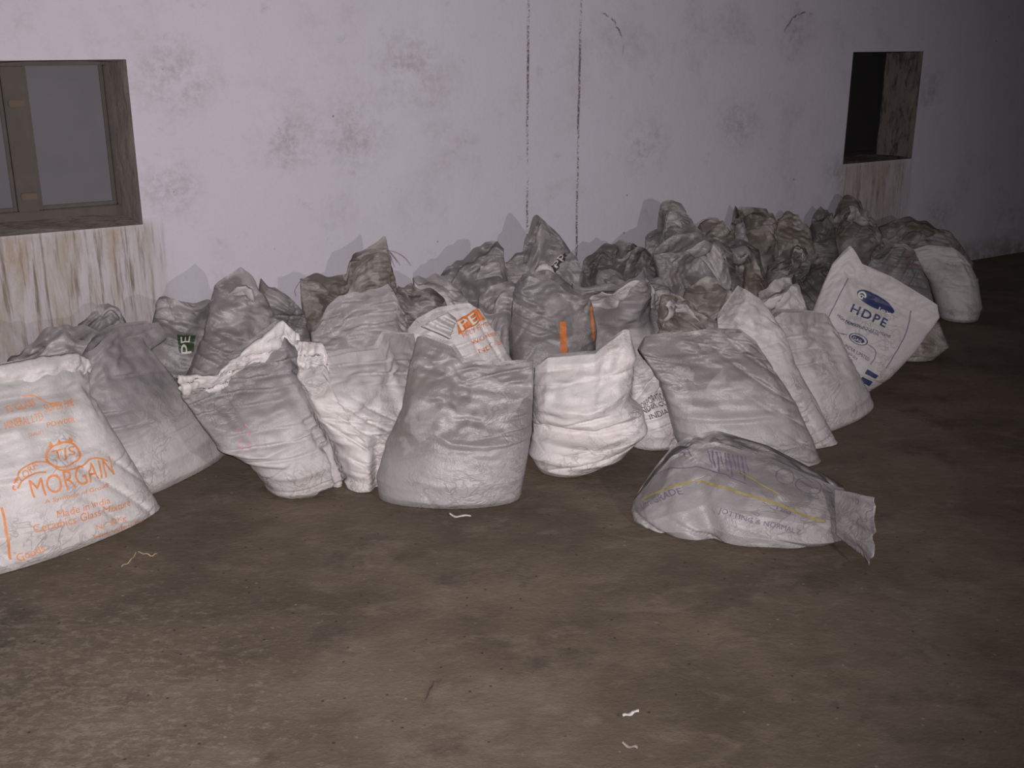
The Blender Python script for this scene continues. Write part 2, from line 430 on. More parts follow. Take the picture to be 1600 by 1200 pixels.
def tri(x): return np.arcsin(.985 * np.sin(x)) / 1.4
def trifield(P, r, n, kmin, kmax, aniso=(1, 1, 1)):
    """sum of folded (triangle) waves: flat facets meeting in creases"""
    out = np.zeros(P.shape[:-1])
    for _ in range(n):
        k = r.normal(size=3); k /= np.linalg.norm(k)
        k = k * np.array(aniso) * math.exp(r.uniform(math.log(kmin), math.log(kmax)))
        q = r.normal(size=3); q *= .45 * np.linalg.norm(k) / np.linalg.norm(q)
        out += tri(P @ k + r.uniform(0, 6.28) + .9 * np.sin(P @ q + r.uniform(0, 6.28)))
    return out / math.sqrt(n)
def creases(a, z, r, ang, freq, thr):
    """bundle of fine valley lines running at angle ang (degrees up to the right), of limited length"""
    c, s = math.cos(math.radians(ang)), math.sin(math.radians(ang))
    q = -a * s + z * c; l = a * c + z * s
    P = np.stack([q, l, 0 * q], -1)
    ph = freq * q + 1.6 * wavefield(np.stack([q * 1.0, l * .7, 0 * q], -1), r, 5, 6, 14) + .5 * wavefield(P, r, 5, 15, 40, (1, .5, 1))
    val = (1 - np.abs(np.sin(ph))) ** 2.8
    mask = wavefield(np.stack([q * 2.2, l * .8, 0 * q], -1), r, 7, 7, 22)
    return val * np.clip((mask - thr) / .7, 0, 1)

BUILT = []     # occupancy of the sacks already standing: later (further) sacks are pressed against them
def register(X, base, dr, nh):
    q = X.reshape(-1, 3) - base; a = q @ dr; z = q[:, 2]; hh = q @ nh
    CS = .02; a0 = a.min() - CS; na = int((a.max() - a0) / CS) + 2; nz = int(z.max() / CS) + 2
    i = ((a - a0) / CS).astype(int); j = (z / CS).astype(int)
    lo = np.full((na, nz), 9.); np.minimum.at(lo, (i, j), hh)
    hi = np.full((na, nz), -9.); np.maximum.at(hi, (i, j), hh)
    for _ in range(2):     # close small holes
        l2 = lo.copy(); h2 = hi.copy()
        for dx, dz in ((1, 0), (-1, 0), (0, 1), (0, -1)):
            sl = np.roll(lo, (dx, dz), (0, 1)); sh = np.roll(hi, (dx, dz), (0, 1)); e = lo > 8
            l2 = np.where(e & (sl < 8), np.minimum(l2, sl), l2); h2 = np.where(e & (sh > -8), np.maximum(h2, sh), h2)
        lo, hi = l2, h2
    BUILT.append((base.copy(), dr, nh, a0, CS, lo, hi))
def press(X):
    """push vertices that lie inside an earlier sack out through its back"""
    disp = np.zeros_like(X)
    for base, dr, nh, a0, CS, lo, hi in BUILT:
        q = X + disp - base
        if np.linalg.norm(q.reshape(-1, 3).mean(0)[:2]) > 1.1: continue
        a = (q @ dr - a0) / CS; z = q[..., 2] / CS; hh = q @ nh
        ok = (a >= 0) & (a < lo.shape[0] - 1) & (z >= 0) & (z < lo.shape[1] - 1)
        i = np.where(ok, a, 0).astype(int); j = np.where(ok, z, 0).astype(int)
        L_ = lo[i, j]; H_ = hi[i, j]
        ins = ok & (L_ < 8) & (hh > L_ - .008) & (hh < np.maximum(H_, L_ + .1) + .15)
        disp -= np.where(ins, np.clip(hh - L_ + .008, 0, .26), 0)[..., None] * nh
    return disp

SPECS = []
def make_sack(key, label, **kw):
    S = Sack(); S.key = key; SPECS.append((S, key, label, kw)); SACKS[key] = S
    return S
def build_sacks():
    """nearest first, so that every further sack is pressed against those in front of it"""
    for S, key, label, kw in SPECS: place(S, **{k: v for k, v in kw.items() if k in ('L', 'R', 'D', 'dist', 'lean', 'face')})
    for S, key, label, kw in sorted(SPECS, key=lambda s: s[0].P0[1] + s[3].get('order', 0)):
        shape(S, key, label, **{k: v for k, v in kw.items() if k not in ('L', 'R', 'dist', 'face', 'order')})
def place(S, L, R, D=.15, dist=None, lean=.12, face=.5):
    if dist is None:
        gl, gr = ground(*L[0]), ground(*R[0])
        mid = (gl + gr) / 2; dr = gr - gl; dr[2] = 0; dr /= np.linalg.norm(dr)
        nh = np.array([dr[1], -dr[0], 0])
        P0 = mid - nh * D * .8
    else:
        xc = (L[0][0] + R[0][0]) / 2
        lo, hi = 300., 1500.
        for _ in range(60):
            m_ = (lo + hi) / 2
            if (ground(xc, m_) - W0) @ Nv < dist: lo = m_
            else: hi = m_
        P0 = ground(xc, (lo + hi) / 2)
        vh = P0 - CAM; vh[2] = 0; vh /= np.linalg.norm(vh)
        cf = np.array([vh[1], -vh[0], 0])
        dr = cf * (1 - face) + Wv * face; dr /= np.linalg.norm(dr)
        nh = np.array([dr[1], -dr[0], 0])
        def foot(x):
            lo, hi = -2., 2.
            for _ in range(50):
                m_ = (lo + hi) / 2
                if project(P0 + dr * m_)[0] < x: lo = m_
                else: hi = m_
            return project(P0 + dr * lo)
        fl, fr_ = foot(L[0][0]), foot(R[0][0])
        L = [tuple(fl)] + [p for p in L[1:] if p[1] < fl[1] - 12]
        R = [tuple(fr_)] + [p for p in R[1:] if p[1] < fr_[1] - 12]
    S.L, S.R, S.P0, S.dr, S.nh = L, R, P0, dr, nh

def shape(S, key, label, T, mat='pale', D=.15, lean=.12, prof=None, crumple=.025, exc=(.03, .05, .06, .08),
          fill=.55, res=1, aniso=(1, 1, 2.2), open_=.02, name='plastic_sack', cr=None, facet=1.0, dip=None, pinch=None):
    r = np.random.default_rng(hash_(key))
    L, R, P0, dr, nh = S.L, S.R, S.P0, S.dr, S.nh
    if dip is None: dip = 0.0 if res == 2 else r.uniform(.0, .16)
    dfr, dph = r.uniform(4, 11), r.uniform(0, 6.28)
    if res == 1: open_ = open_ + r.uniform(0, .03)
    npl = nh * math.cos(lean) + ZUP * math.sin(lean)
    base = np.array([P0[0], P0[1], 0.])
    def coons(u, v):
        Tp = [L[-1]] + list(T) + [R[-1]]
        Tt = polyl(Tp, 0, u); Lt = polyl(L, 0, v); Rt = polyl(R, 0, v)
        B0, B1 = np.array(L[0], float), np.array(R[0], float)
        Bt = B0 + (B1 - B0) * u[:, None]
        T0, T1 = np.array(Tp[0], float), np.array(Tp[-1], float)
        U_, V_ = u[None, :, None], v[:, None, None]
        return ((1 - V_) * Bt[None] + V_ * Tt[None] + (1 - U_) * Lt[:, None] + U_ * Rt[:, None]
                - ((1 - U_) * (1 - V_) * B0 + U_ * (1 - V_) * B1 + (1 - U_) * V_ * T0 + U_ * V_ * T1))
    pr = prof or DEF_PROF
    def body(th, v, r):
        """the sack before it wrinkles"""
        u = .5 - .5 * np.cos(th); px = coons(u, v)
        dp = dip * np.clip(np.sin(th), 0, 1) ** .6 * (.55 + .45 * np.sin(u * dfr + dph)) * np.sin(math.pi * np.clip(u, 0, 1)) ** .3
        # columns of the front sheet end lower than those of the back sheet
        full = coons(u, np.linspace(0, 1, 101)); w_ = (v[:, None] * (1 - dp[None, :])) * 100
        i0 = np.minimum(w_.astype(int), 99); fx = (w_ - i0)[..., None]; jj_ = np.arange(len(u))[None, :]
        px = full[i0, jj_] * (1 - fx) + full[i0 + 1, jj_] * fx
        ry = rays(px); tt = ((P0 - CAM) @ npl) / (ry @ npl)
        X = CAM + ry * tt[..., None]
        X[..., 2] -= X[:1, :, 2] * ((1 - v)[:, None]) ** 1.5
        g = np.interp(v, [p[0] for p in pr], [p[1] for p in pr])
        sn = np.sin(th); pu = np.sign(sn) * np.abs(sn) ** .8
        slack = np.clip((v - .35) / .5, 0, 1)[:, None]
        # folds of the half-empty upper part move both sheets together
        Pm = X - base
        big = .55 * wavefield(Pm, r, 5, 8, 16) + .6 * facet * trifield(Pm, r, 4, 12, 26)
        if pinch is not None: pu = pu * (1 - pinch[2] * np.exp(-((u - pinch[0]) / pinch[1]) ** 2))
        hh = D * g[:, None] * pu[None, :] + open_ * sn[None, :] * (v[:, None] ** 6)
        X = X + (hh + crumple * slack * big)[..., None] * nh
        X = X + ZUP * (crumple * .45 * slack * (1 - slack * .8) * wavefield(X - base, r, 5, 10, 25))[..., None]
        if res == 1: X = X + ZUP * (.009 * facet * np.clip((v - .8) / .2, 0, 1)[:, None] ** 2 * trifield(X - base, r, 3, 45, 90))[..., None]
        X[..., 2] = np.maximum(X[..., 2], .003)
        return X
    seed = hash_(key)
    def grids(nt, nv):
        th = np.arange(nt) / nt * 2 * math.pi; v = np.linspace(0, 1, nv)
        return th, v, body(th, v, np.random.default_rng(seed))
    nt, nv = 36, 27
    th, v, X0 = grids(nt, nv)
    slack = np.clip((v - .35) / .5, 0, 1)[:, None]
    eh = np.repeat(exc[0] + (exc[2] - exc[0]) * slack, nt, 1); ev = np.repeat(exc[1] + (exc[3] - exc[1]) * slack, nt, 1)
    nrm = nh * np.sin(th)[None, :, None]
    X = X0 + nrm * ((.003 + .008 * slack) * wavefield(X0 - base, r, 8, 22, 50, aniso))[..., None]
    kp = (.04 + .25 * np.clip((v - .9) / .1, 0, 1))[:, None, None]
    X = relax(X, X0, eh, ev, 40, kp, .25)
    k = 4 if res == 1 else 5
    Dp = upsample(X - X0, k)
    NTH, NV = nt * k, (nv - 1) * k + 1
    thf, vf, Xb = grids(NTH, NV)
    Xb = Xb + Dp
    # crisp creases
    sl = np.clip((vf - .3) / .5, 0, 1)[:, None]; sn = np.sin(thf)
    edge = np.clip((1 - vf) / .04, 0, 1)[:, None] * np.clip(vf / .05, 0, 1)[:, None]
    q = Xb - base; a = q @ dr; z = q[..., 2]
    nr = nh * (np.sign(sn) * np.abs(sn) ** .3)[None, :, None]
    f = (.03 if res == 1 else .024) * facet * sl * trifield(q, r, 4, 15 if res == 1 else 11, 38 if res == 1 else 30) + .004 * facet * (.12 + sl) * trifield(q, r, 5, 60, 120, aniso)
    fam = cr if cr is not None else [(r.uniform(-25, 25), 70, .1, .012), (r.choice([-1, 1]) * r.uniform(30, 65), 52, .2, .016)]
    for ang, freq, thr, amp in fam:
        f = f - 1.25 * amp * creases(a, z, r, ang, freq, thr)
    Xf = Xb + nr * (f * edge)[..., None]
    ehf = np.repeat(.012 + .012 * sl, NTH, 1); evf = np.repeat(.018 + .015 * sl, NTH, 1)
    kpf = (.05 + .25 * np.clip((vf - .94) / .06, 0, 1))[:, None, None]
    Xf = relax(Xf + 0, Xf.copy(), ehf, evf, 14, kpf, .12)
    # soft contact: behind the nearer sacks, in front of the wall, above the floor
    dsp = press(Xf)
    for _ in range(3):
        sm = (np.roll(dsp, 1, 1) + np.roll(dsp, -1, 1)) * .25 + dsp * .5
        sm[1:-1] = sm[1:-1] * .5 + (sm[2:] + sm[:-2]) * .25
        dsp = np.where((np.linalg.norm(dsp, axis=-1) < np.linalg.norm(sm, axis=-1))[..., None], sm, .5 * dsp + .5 * sm)
    Xf = Xf + dsp
    wd = (Xf - W0) @ Nv
    Xf = Xf + (np.maximum(0, .012 - wd))[..., None] * Nv
    Xf[..., 2] = np.maximum(Xf[..., 2], .003)
    register(Xf, base, dr, nh)
    verts = Xf.reshape(-1, 3)
    ii, jj = np.meshgrid(np.arange(NV - 1), np.arange(NTH), indexing='ij')
    j2 = (jj + 1) % NTH
    quads = np.stack([ii * NTH + jj, ii * NTH + j2, (ii + 1) * NTH + j2, (ii + 1) * NTH + jj], -1).reshape(-1, 4)
    c0 = Xf[0].mean(0)
    ring = c0 + (Xf[0] - c0) * .5; ring[:, 2] = np.maximum(ring[:, 2], .003)
    nb = len(verts)
    verts = np.vstack([verts, ring, c0[None]])
    faces = [tuple(q) for q in quads]
    for j in range(NTH):
        a_, b_ = j, (j + 1) % NTH
        faces.append((b_, a_, nb + a_, nb + b_)); faces.append((nb + b_, nb + a_, nb + NTH))
    o = new_obj(name, verts - base, faces, SM[mat], None, True)
    o.location = base
    o['label'] = label; o['category'] = 'sack'; o['group'] = GROUP
    # how far the sack is filled (powder shows pale through the weave; the empty mouth is grey)
    fv = np.repeat(vf, NTH) - fill + .07 * wavefield(Xf.reshape(-1, 3), r, 6, 6, 18)
    fa = 1 / (1 + np.exp(fv / .045))
    at = o.data.attributes.new('fill', 'FLOAT', 'POINT')
    at.data.foreach_set('value', np.r_[fa, np.ones(NTH + 1)].astype(np.float32))
    S.o, S.X, S.base, S.label = o, Xf, base, label
    S.half = NTH // 2
    S.size = (np.ptp(Xf.reshape(-1, 3) @ dr), Xf[..., 2].max(), (P0 - W0) @ Nv)
    S.push = np.linalg.norm(dsp, axis=-1).max()
def hash_(s):
    h = 5381
    for ch in s: h = (h * 33 + ord(ch)) % 1000003
    return h

# ---- things laid on a sack's front sheet
def front(S):
    if not hasattr(S, 'F'):
        F = S.X[:, :S.half + 1]
        du = np.gradient(F, axis=1); dv = np.gradient(F, axis=0)
        n = np.cross(du, dv); n /= np.linalg.norm(n, axis=-1, keepdims=True) + 1e-9
        if (n.mean((0, 1)) @ S.nh) < 0: n = -n
        S.F, S.Fn = F, n
    return S.F, S.Fn
def samp(G, a, b):
    """bilinear sample of grid G at column a (0..1), row b (0..1)"""
    nv, nu = G.shape[:2]
    x = np.clip(a, 0, 1) * (nu - 1); y = np.clip(b, 0, 1) * (nv - 1)
    i = np.minimum(x.astype(int), nu - 2); j = np.minimum(y.astype(int), nv - 2)
    fx, fy = (x - i)[:, None], (y - j)[:, None]
    return (G[j, i] * (1 - fx) * (1 - fy) + G[j, i + 1] * fx * (1 - fy) + G[j + 1, i] * (1 - fx) * fy + G[j + 1, i + 1] * fx * fy)
def find_uv(S, px):
    F, n = front(S)
    a, b = np.meshgrid(np.linspace(.005, .995, 240), np.linspace(.005, .995, 240)); a, b = a.ravel(), b.ravel()
    q = project(samp(F, a, b)); k = np.argmin(((q - np.array(px)) ** 2).sum(1))
    return np.array([a[k], b[k]])
def lay(S, name, bm, quad, ink, off=.0025, label=None):
    """bm: flat mesh in the unit square (x right, y up); quad: its four corners bl, br, tr, tl as seen on the sack's front"""
    c = [find_uv(S, p) for p in quad]
    for _ in range(5):
        bmesh.ops.triangulate(bm, faces=bm.faces[:])
        es = [e for e in bm.edges if e.calc_length() > .055]
        if not es or len(bm.faces) > 9000: break
        bmesh.ops.subdivide_edges(bm, edges=es, cuts=1)
    bmesh.ops.triangulate(bm, faces=bm.faces[:])
    P = np.array([v.co[:2] for v in bm.verts]); x, y = P[:, :1], P[:, 1:]
    uv = c[0] * (1 - x) * (1 - y) + c[1] * x * (1 - y) + c[2] * x * y + c[3] * (1 - x) * y
    F, n = front(S)
    W = samp(F, uv[:, 0], uv[:, 1]) + samp(n, uv[:, 0], uv[:, 1]) * off - S.base
    for v_, p in zip(bm.verts, W): v_.co = Vector(p)
    o = bm_obj(name, bm, INK[ink] if isinstance(ink, str) else ink, S.o)
    if label: o['label'] = label
    return o
def text_bm(s, bold=.0, spacing=1.0):
    cu = bpy.data.curves.new('t', 'FONT'); cu.body = s; cu.offset = 0 if 'M' in s else bold * .35; cu.resolution_u = 3; cu.space_character = spacing; cu.fill_mode = 'FRONT'
    o = bpy.data.objects.new('t', cu); COL.objects.link(o)
    dg = bpy.context.evaluated_depsgraph_get(); me = bpy.data.meshes.new_from_object(o.evaluated_get(dg))
    bm = bmesh.new(); bm.from_mesh(me)
    bpy.data.objects.remove(o); bpy.data.curves.remove(cu); bpy.data.meshes.remove(me)
    xs = [v.co.x for v in bm.verts]; ys = [v.co.y for v in bm.verts]
    x0, x1, y0, y1 = min(xs), max(xs), min(ys), max(ys)
    for v in bm.verts: v.co = Vector(((v.co.x - x0) / (x1 - x0), (v.co.y - y0) / (y1 - y0), 0))
    return bm
def rect_bm(n=10, m=3):
    bm = bmesh.new(); bmesh.ops.create_grid(bm, x_segments=n, y_segments=m, size=.5)
    for v in bm.verts: v.co += Vector((.5, .5, 0))
    return bm
def ring_bm(rin, n=48, a0=0, a1=2 * math.pi):
    bm = bmesh.new(); ra = []
    for i in range(n + 1):
        a = a0 + (a1 - a0) * i / n
        ra.append([bm.verts.new((.5 + .5 * q * math.cos(a), .5 + .5 * q * math.sin(a), 0)) for q in (rin, 1)])
    for p, q in zip(ra, ra[1:]): bm.faces.new((p[0], p[1], q[1], q[0]))
    bmesh.ops.remove_doubles(bm, verts=bm.verts, dist=1e-5)
    return bm
def quad(p, q, h, skew=0):
    """text box: baseline from p to q, height h pixels"""
    p, q = np.array(p, float), np.array(q, float); d = (q - p) / np.linalg.norm(q - p); up = np.array([d[1], -d[0]]) * h + d * skew
    return [p, q, q + up, p + up]
def text(S, s, p, q, h, ink, bold=.0, skew=0, name='printed_lettering', spacing=1.0, off=.0025):
    return lay(S, name, text_bm(s, bold, spacing), quad(p, q, h, skew), ink, off)
def stroke(S, pts, wpx, ink, name='printed_line', off=.0025):
    """a printed line through image points, as a ribbon on the sack"""
    pts = polyl(pts, max(6, len(pts) * 5))
    uv = np.array([find_uv(S, p) for p in pts])
    k = np.ones(5) / 5
    if len(uv) > 8:
        pad = np.vstack([uv[:1].repeat(2, 0), uv, uv[-1:].repeat(2, 0)])
        uv = np.stack([np.convolve(pad[:, i], k, 'valid') for i in (0, 1)], -1)
    uv = np.stack([np.interp(np.linspace(0, 1, len(uv) * 3), np.linspace(0, 1, len(uv)), uv[:, i]) for i in (0, 1)], -1)
    F, n = front(S)
    C_ = samp(F, uv[:, 0], uv[:, 1]); nn = samp(n, uv[:, 0], uv[:, 1])
    t = np.gradient(C_, axis=0); t /= np.linalg.norm(t, axis=1, keepdims=True) + 1e-9
    sd = np.cross(nn, t); sd /= np.linalg.norm(sd, axis=1, keepdims=True) + 1e-9
    dpt = np.linalg.norm(C_ - CAM, axis=1, keepdims=True); hw = wpx / FPX * dpt / 2
    V = np.vstack([C_ + sd * hw + nn * off, C_ - sd * hw + nn * off]) - S.base
    m = len(C_)
    return new_obj(name, V, [(i, i + 1, m + i + 1, m + i) for i in range(m - 1)], INK[ink], S.o)
def rim(S, a0, a1, b0, mat='white', off=.008, name='folded_rim', label='pale turned-down hem', seed=1):
    """the turned-down hem of a sack's mouth: a band over the upper edge, front sheet from column a0 to a1, down to row b0"""
    F, n = front(S); r = np.random.default_rng(seed)
    na, nb = 60, 12
    A = np.linspace(a0, a1, na); V = []
    for j in range(nb + 1):
        tt = j / nb
        low = b0 + .012 * np.sin(A * 23 + seed) + .008 * np.sin(A * 61 + seed * 2)
        b = 1 - (1 - low) * tt
        p = samp(F, A, b); q = samp(n, A, b)
        puff = off * (.5 + math.sin(math.pi * min(1, tt * 1.05)) * 1.1) + .0025 * np.sin(A * 90 + j * .5 + seed) + .003 * np.sin(A * 37 + seed)
        V.append(p + q * puff[:, None] + (ZUP * .008 * (1 - tt) ** 3))
    # turn over the edge and down behind
    top = V[0]
    back = [top - S.nh * .012 + ZUP * .004, top - S.nh * .02 - ZUP * .012]
    V = back[::-1] + V
    rows = len(V); V = np.vstack(V) - S.base
    fs = [(j * na + i, j * na + i + 1, (j + 1) * na + i + 1, (j + 1) * na + i) for j in range(rows - 1) for i in range(na - 1)]
    o = new_obj(name, V, fs, SM[mat], S.o, True); o['label'] = label
    at = o.data.attributes.new('fill', 'FLOAT', 'POINT'); at.data.foreach_set('value', np.ones(len(V), np.float32))
    return o
def fold(S, pts, mat='pale', off=.014, seed=3, name='folded_flap', shade=.8):
    """a piece of the mouth folded over and lying on the sack: seen corners bl, br, tr, tl"""
    r = np.random.default_rng(seed); F, nn = front(S); c = [find_uv(S, p) for p in pts]; n = 18
    g = np.linspace(0, 1, n + 1); x, y = np.meshgrid(g, g); x, y = x.reshape(-1, 1), y.reshape(-1, 1)
    uv = c[0] * (1 - x) * (1 - y) + c[1] * x * (1 - y) + c[2] * x * y + c[3] * (1 - x) * y
    P = samp(F, uv[:, 0], uv[:, 1]); q = samp(nn, uv[:, 0], uv[:, 1])
    up = off * (.35 + .65 * (np.sin(math.pi * x) * np.sin(math.pi * y))[:, 0] ** .5) + np.abs(.009 * trifield(P, r, 4, 25, 60))
    A = P + q * up[:, None]; B = A - q * .003; m = n + 1
    f1 = [(j * m + i, j * m + i + 1, (j + 1) * m + i + 1, (j + 1) * m + i) for j in range(n) for i in range(n)]
    fs = f1 + [tuple(k + m * m for k in f_[::-1]) for f_ in f1]
    for i in range(n):
        for a, b in ((i, i + 1), (n * m + i + 1, n * m + i), ((i + 1) * m, i * m), (i * m + n, (i + 1) * m + n)):
            fs.append((b, a, a + m * m, b + m * m))
    V = np.vstack([A, B]) - S.base
    o = new_obj(name, V, fs, SM[mat], S.o, True)
    at = o.data.attributes.new('fill', 'FLOAT', 'POINT'); at.data.foreach_set('value', np.full(len(V), shade, np.float32))
    return o
def flap(S, pts, pull, mat, name='loose_flap', seed=2, label=None):
    """a loose corner of cloth: seen corners bl, br, tr, tl, each standing off the sack's middle by its own pull in metres"""
    r = np.random.default_rng(seed); c3 = []
    for p, pl in zip(pts, pull):
        ry = rays(np.array(p, float)); p0 = S.base + S.nh * pl; c3.append(CAM + ry * (((p0 - CAM) @ S.nh) / (ry @ S.nh)))
    bl, br, tr, tl = c3; n = 24; P = []
    for j in range(n + 1):
        for i in range(n + 1):
            x, y = i / n, j / n
            P.append(bl * (1 - x) * (1 - y) + br * x * (1 - y) + tr * x * y + tl * (1 - x) * y)
    P = np.array(P)
    x = np.tile(np.linspace(0, 1, n + 1), n + 1); y = np.repeat(np.linspace(0, 1, n + 1), n + 1)
    P = P + S.nh * ((.3 + x) * (.016 * np.sin(y * 17 + seed) + .012 * trifield(P, r, 4, 20, 45) + .005 * wavefield(P, r, 6, 30, 80)))[:, None]
    P = P + S.dr * (x ** 3 * .007 * trifield(P, r, 3, 60, 120))[:, None]
    P[:, 2] = np.maximum(P[:, 2], .004)
    P2 = P - S.nh * .004
    m = n + 1
    f1 = [(j * m + i, j * m + i + 1, (j + 1) * m + i + 1, (j + 1) * m + i) for j in range(n) for i in range(n)]
    f2 = [tuple(k + m * m for k in f[::-1]) for f in f1]
    ed = [j for j in range(n)]
    fs = f1 + f2
    for i in range(n):
        for a, b in ((i, i + 1), (n * m + i + 1, n * m + i), ((i + 1) * m, i * m), (i * m + n, (i + 1) * m + n)):
            fs.append((b, a, a + m * m, b + m * m))
    V = np.vstack([P, P2]) - S.base
    o = new_obj(name, V, fs, SM[mat], S.o, True)
    at = o.data.attributes.new('fill', 'FLOAT', 'POINT'); at.data.foreach_set('value', np.full(len(V), .5, np.float32))
    if label: o['label'] = label
    return o

# ------------------------------------------------------------------ the sacks (outlines seen from the camera, bottom to top)
# front row, standing on the visible floor
mk = make_sack
FULL = [(0, .8), (.06, .95), (.2, 1), (.5, .9), (.7, .6), (.85, .25), (.95, .12), (1, .08)]
m1 = mk('morgain', 'white sack with orange ring emblem and lettering at the left edge of the heap',
   L=[(-95, 935), (-110, 800), (-90, 680), (-70, 600)], R=[(245, 813), (200, 730), (165, 668), (138, 615), (134, 566)], T=[(-20, 578), (60, 562), (115, 556)],
   cr=[(-48, 34, .3, .016), (10, 60, .5, .008)], facet=0.6, mat='white', D=.17, lean=.2, res=2, fill=.8, crumple=.016, prof=FULL)
m2 = mk('b2', 'pale grey slumped sack directly behind the sack with orange ring emblem',
   L=[(130, 824), (135, 700), (132, 600), (133, 550)], R=[(353, 718), (300, 652), (275, 602), (252, 572), (234, 550), (256, 528)], T=[(150, 530), (185, 511), (238, 503)],
   cr=[(3, 62, .2, .013), (-40, 45, .5, .014)], facet=0.8, mat='pale', D=.16, lean=.22, res=2, fill=.5)
m3 = mk('b3', 'leaning pale sack with white turned-down hem and pink stamp',
   L=[(428, 793), (393, 738), (347, 712), (292, 625), (280, 592)], R=[(551, 762), (531, 712), (504, 666), (485, 628), (466, 590), (459, 523)], T=[(338, 586), (354, 568), (436, 502)],
   cr=[(10, 75, -.5, .016), (38, 50, .2, .018)], mat='pale', D=.15, lean=.2, res=2, fill=.62, exc=(.03, .09, .06, .12))
m4 = mk('b4', 'pale wrinkled sack wedged between the pink-stamped and the central grey sack',
   L=[(550, 785), (548, 764), (531, 712), (504, 666), (485, 628), (466, 590), (468, 540)], R=[(650, 748), (650, 690), (650, 620), (652, 570), (646, 521)], T=[(500, 541), (506, 558), (535, 549), (590, 540), (602, 519)],
   cr=[(-38, 66, -.3, .017), (-12, 80, -.2, .012)], facet=0.5, mat='white', order=-.06, D=.12, lean=.22, res=2, fill=.75, exc=(.03, .1, .06, .12))
m5 = mk('b5', 'broad grey sack standing upright at the front centre',
   L=[(594, 794), (591, 757), (605, 701), (630, 638), (641, 575), (651, 530)], R=[(812, 796), (820, 750), (825, 715), (830, 680), (832, 624), (833, 566)], T=[(665, 527), (706, 538), (725, 563), (784, 571)],
   cr=[(14, 72, .1, .011), (-50, 46, .4, .016)], facet=0.8, mat='grey', D=.16, lean=.16, res=2, fill=.42, exc=(.02, .045, .06, .08), prof=FULL)
m6 = mk('b6', 'white sack with folded pinched neck and pointed tip beside the central grey sack',
   L=[(845, 752), (828, 715), (834, 680), (834, 650), (835, 624), (836, 575)], R=[(915, 756), (975, 722), (1010, 682), (1003, 652), (984, 629), (988, 595), (992, 557), (984, 516)], T=[(857, 557), (930, 550), (938, 542), (975, 516)],
   cr=[(20, 70, .0, .01), (-45, 56, .3, .013)], mat='white', D=.17, lean=.1, res=2, fill=1.2, crumple=.02, prof=[(0, .5), (.1, .8), (.25, 1), (.38, .98), (.455, .55), (.49, .6), (.54, .92), (.68, .95), (.85, .5), (.95, .12), (1, .06)])
m7 = mk('lying', 'full sack lying on its side with yellow stripe and purple lettering',
   L=[(1012, 838), (990, 815), (986, 800), (992, 778)], R=[(1296, 860), (1322, 842), (1330, 800), (1318, 762)], T=[(1020, 740), (1050, 705), (1085, 686), (1120, 681), (1200, 705), (1264, 737)],
   cr=[(-62, 66, .15, .014), (-24, 44, -.1, .02)], facet=.5, pinch=(.36, .045, .16), mat='grey', D=.2, lean=.35, res=2, fill=.62, crumple=.01, exc=(.05, .014, .04, .014), aniso=(2, 2, 1), prof=[(0, .75), (.08, .95), (.25, 1.05), (.5, 1), (.75, .72), (.9, .42), (1, .2)])  # fill paints the upper face greyer, imitating its shading at a grazing angle
m8 = mk('b8', 'large grey leaning sack behind the sack lying on its side',
   L=[(1072, 742), (1056, 696), (1042, 636), (1030, 600), (1012, 568), (1001, 548), (1008, 529)], R=[(1276, 734), (1264, 696), (1240, 636), (1208, 580), (1184, 536)], T=[(1040, 526), (1078, 525), (1120, 518), (1162, 519)],
   cr=[(-36, 60, -.3, .019), (-20, 54, .2, .012)], mat='grey', D=.16, lean=.2, res=2, fill=.6, exc=(.03, .07, .06, .1))
m9 = mk('b9', 'narrow white folded sack edge standing behind the large grey leaning sack',
   L=[(1130, 716), (1130, 620), (1122, 540), (1118, 496)], R=[(1304, 701), (1272, 632), (1240, 568), (1220, 516), (1204, 488)], T=[(1132, 478), (1158, 449), (1185, 466)],
   facet=0.6, mat='white', D=.1, lean=.2, res=2, fill=.8)
m10 = mk('b10', 'plain white sack standing in front of the HDPE sack',
   L=[(1215, 708), (1205, 620), (1200, 540), (1196, 500)], R=[(1351, 652), (1336, 612), (1312, 556), (1296, 498)], T=[(1208, 487), (1250, 486), (1285, 490)],
   cr=[(-4, 66, .3, .011)], facet=0.45, mat='white', D=.14, lean=.2, res=2, fill=.9)
mH = mk('hdpe', 'white sack with blue HDPE print tilted to the right',
   L=[(1225, 632), (1240, 560), (1267, 492), (1300, 414)], R=[(1346, 628), (1390, 588), (1429, 549), (1467, 496), (1465, 477)], T=[(1330, 386), (1348, 414), (1396, 435), (1441, 462)],
   cr=[(-25, 60, .6, .006)], facet=0.35, mat='white', D=.12, dist=1.62, face=.2, lean=.22, res=2, fill=1.1, crumple=.012, exc=(.02, .014, .03, .04))
m11 = mk('b11', 'soiled pale sack under the tilted HDPE sack',
   L=[(1372, 622), (1362, 570), (1370, 500)], R=[(1456, 606), (1480, 566), (1481, 540), (1466, 502)], T=[(1400, 478), (1440, 484)],
   facet=1.3, mat='brown', D=.14, dist=1.42, face=.2, lean=.15, fill=1.0)
m13 = mk('far_white', 'plain white rounded sack at the far right end of the heap',
   L=[(1468, 500), (1452, 440), (1424, 392)], R=[(1526, 502), (1533, 478), (1527, 436), (1508, 400)], T=[(1450, 386), (1490, 387)],
   facet=0.4, cr=[(-20, 60, .7, .005)], mat='white', D=.16, dist=1.05, face=.2, lean=.15, fill=1.1, crumple=.008, prof=FULL)
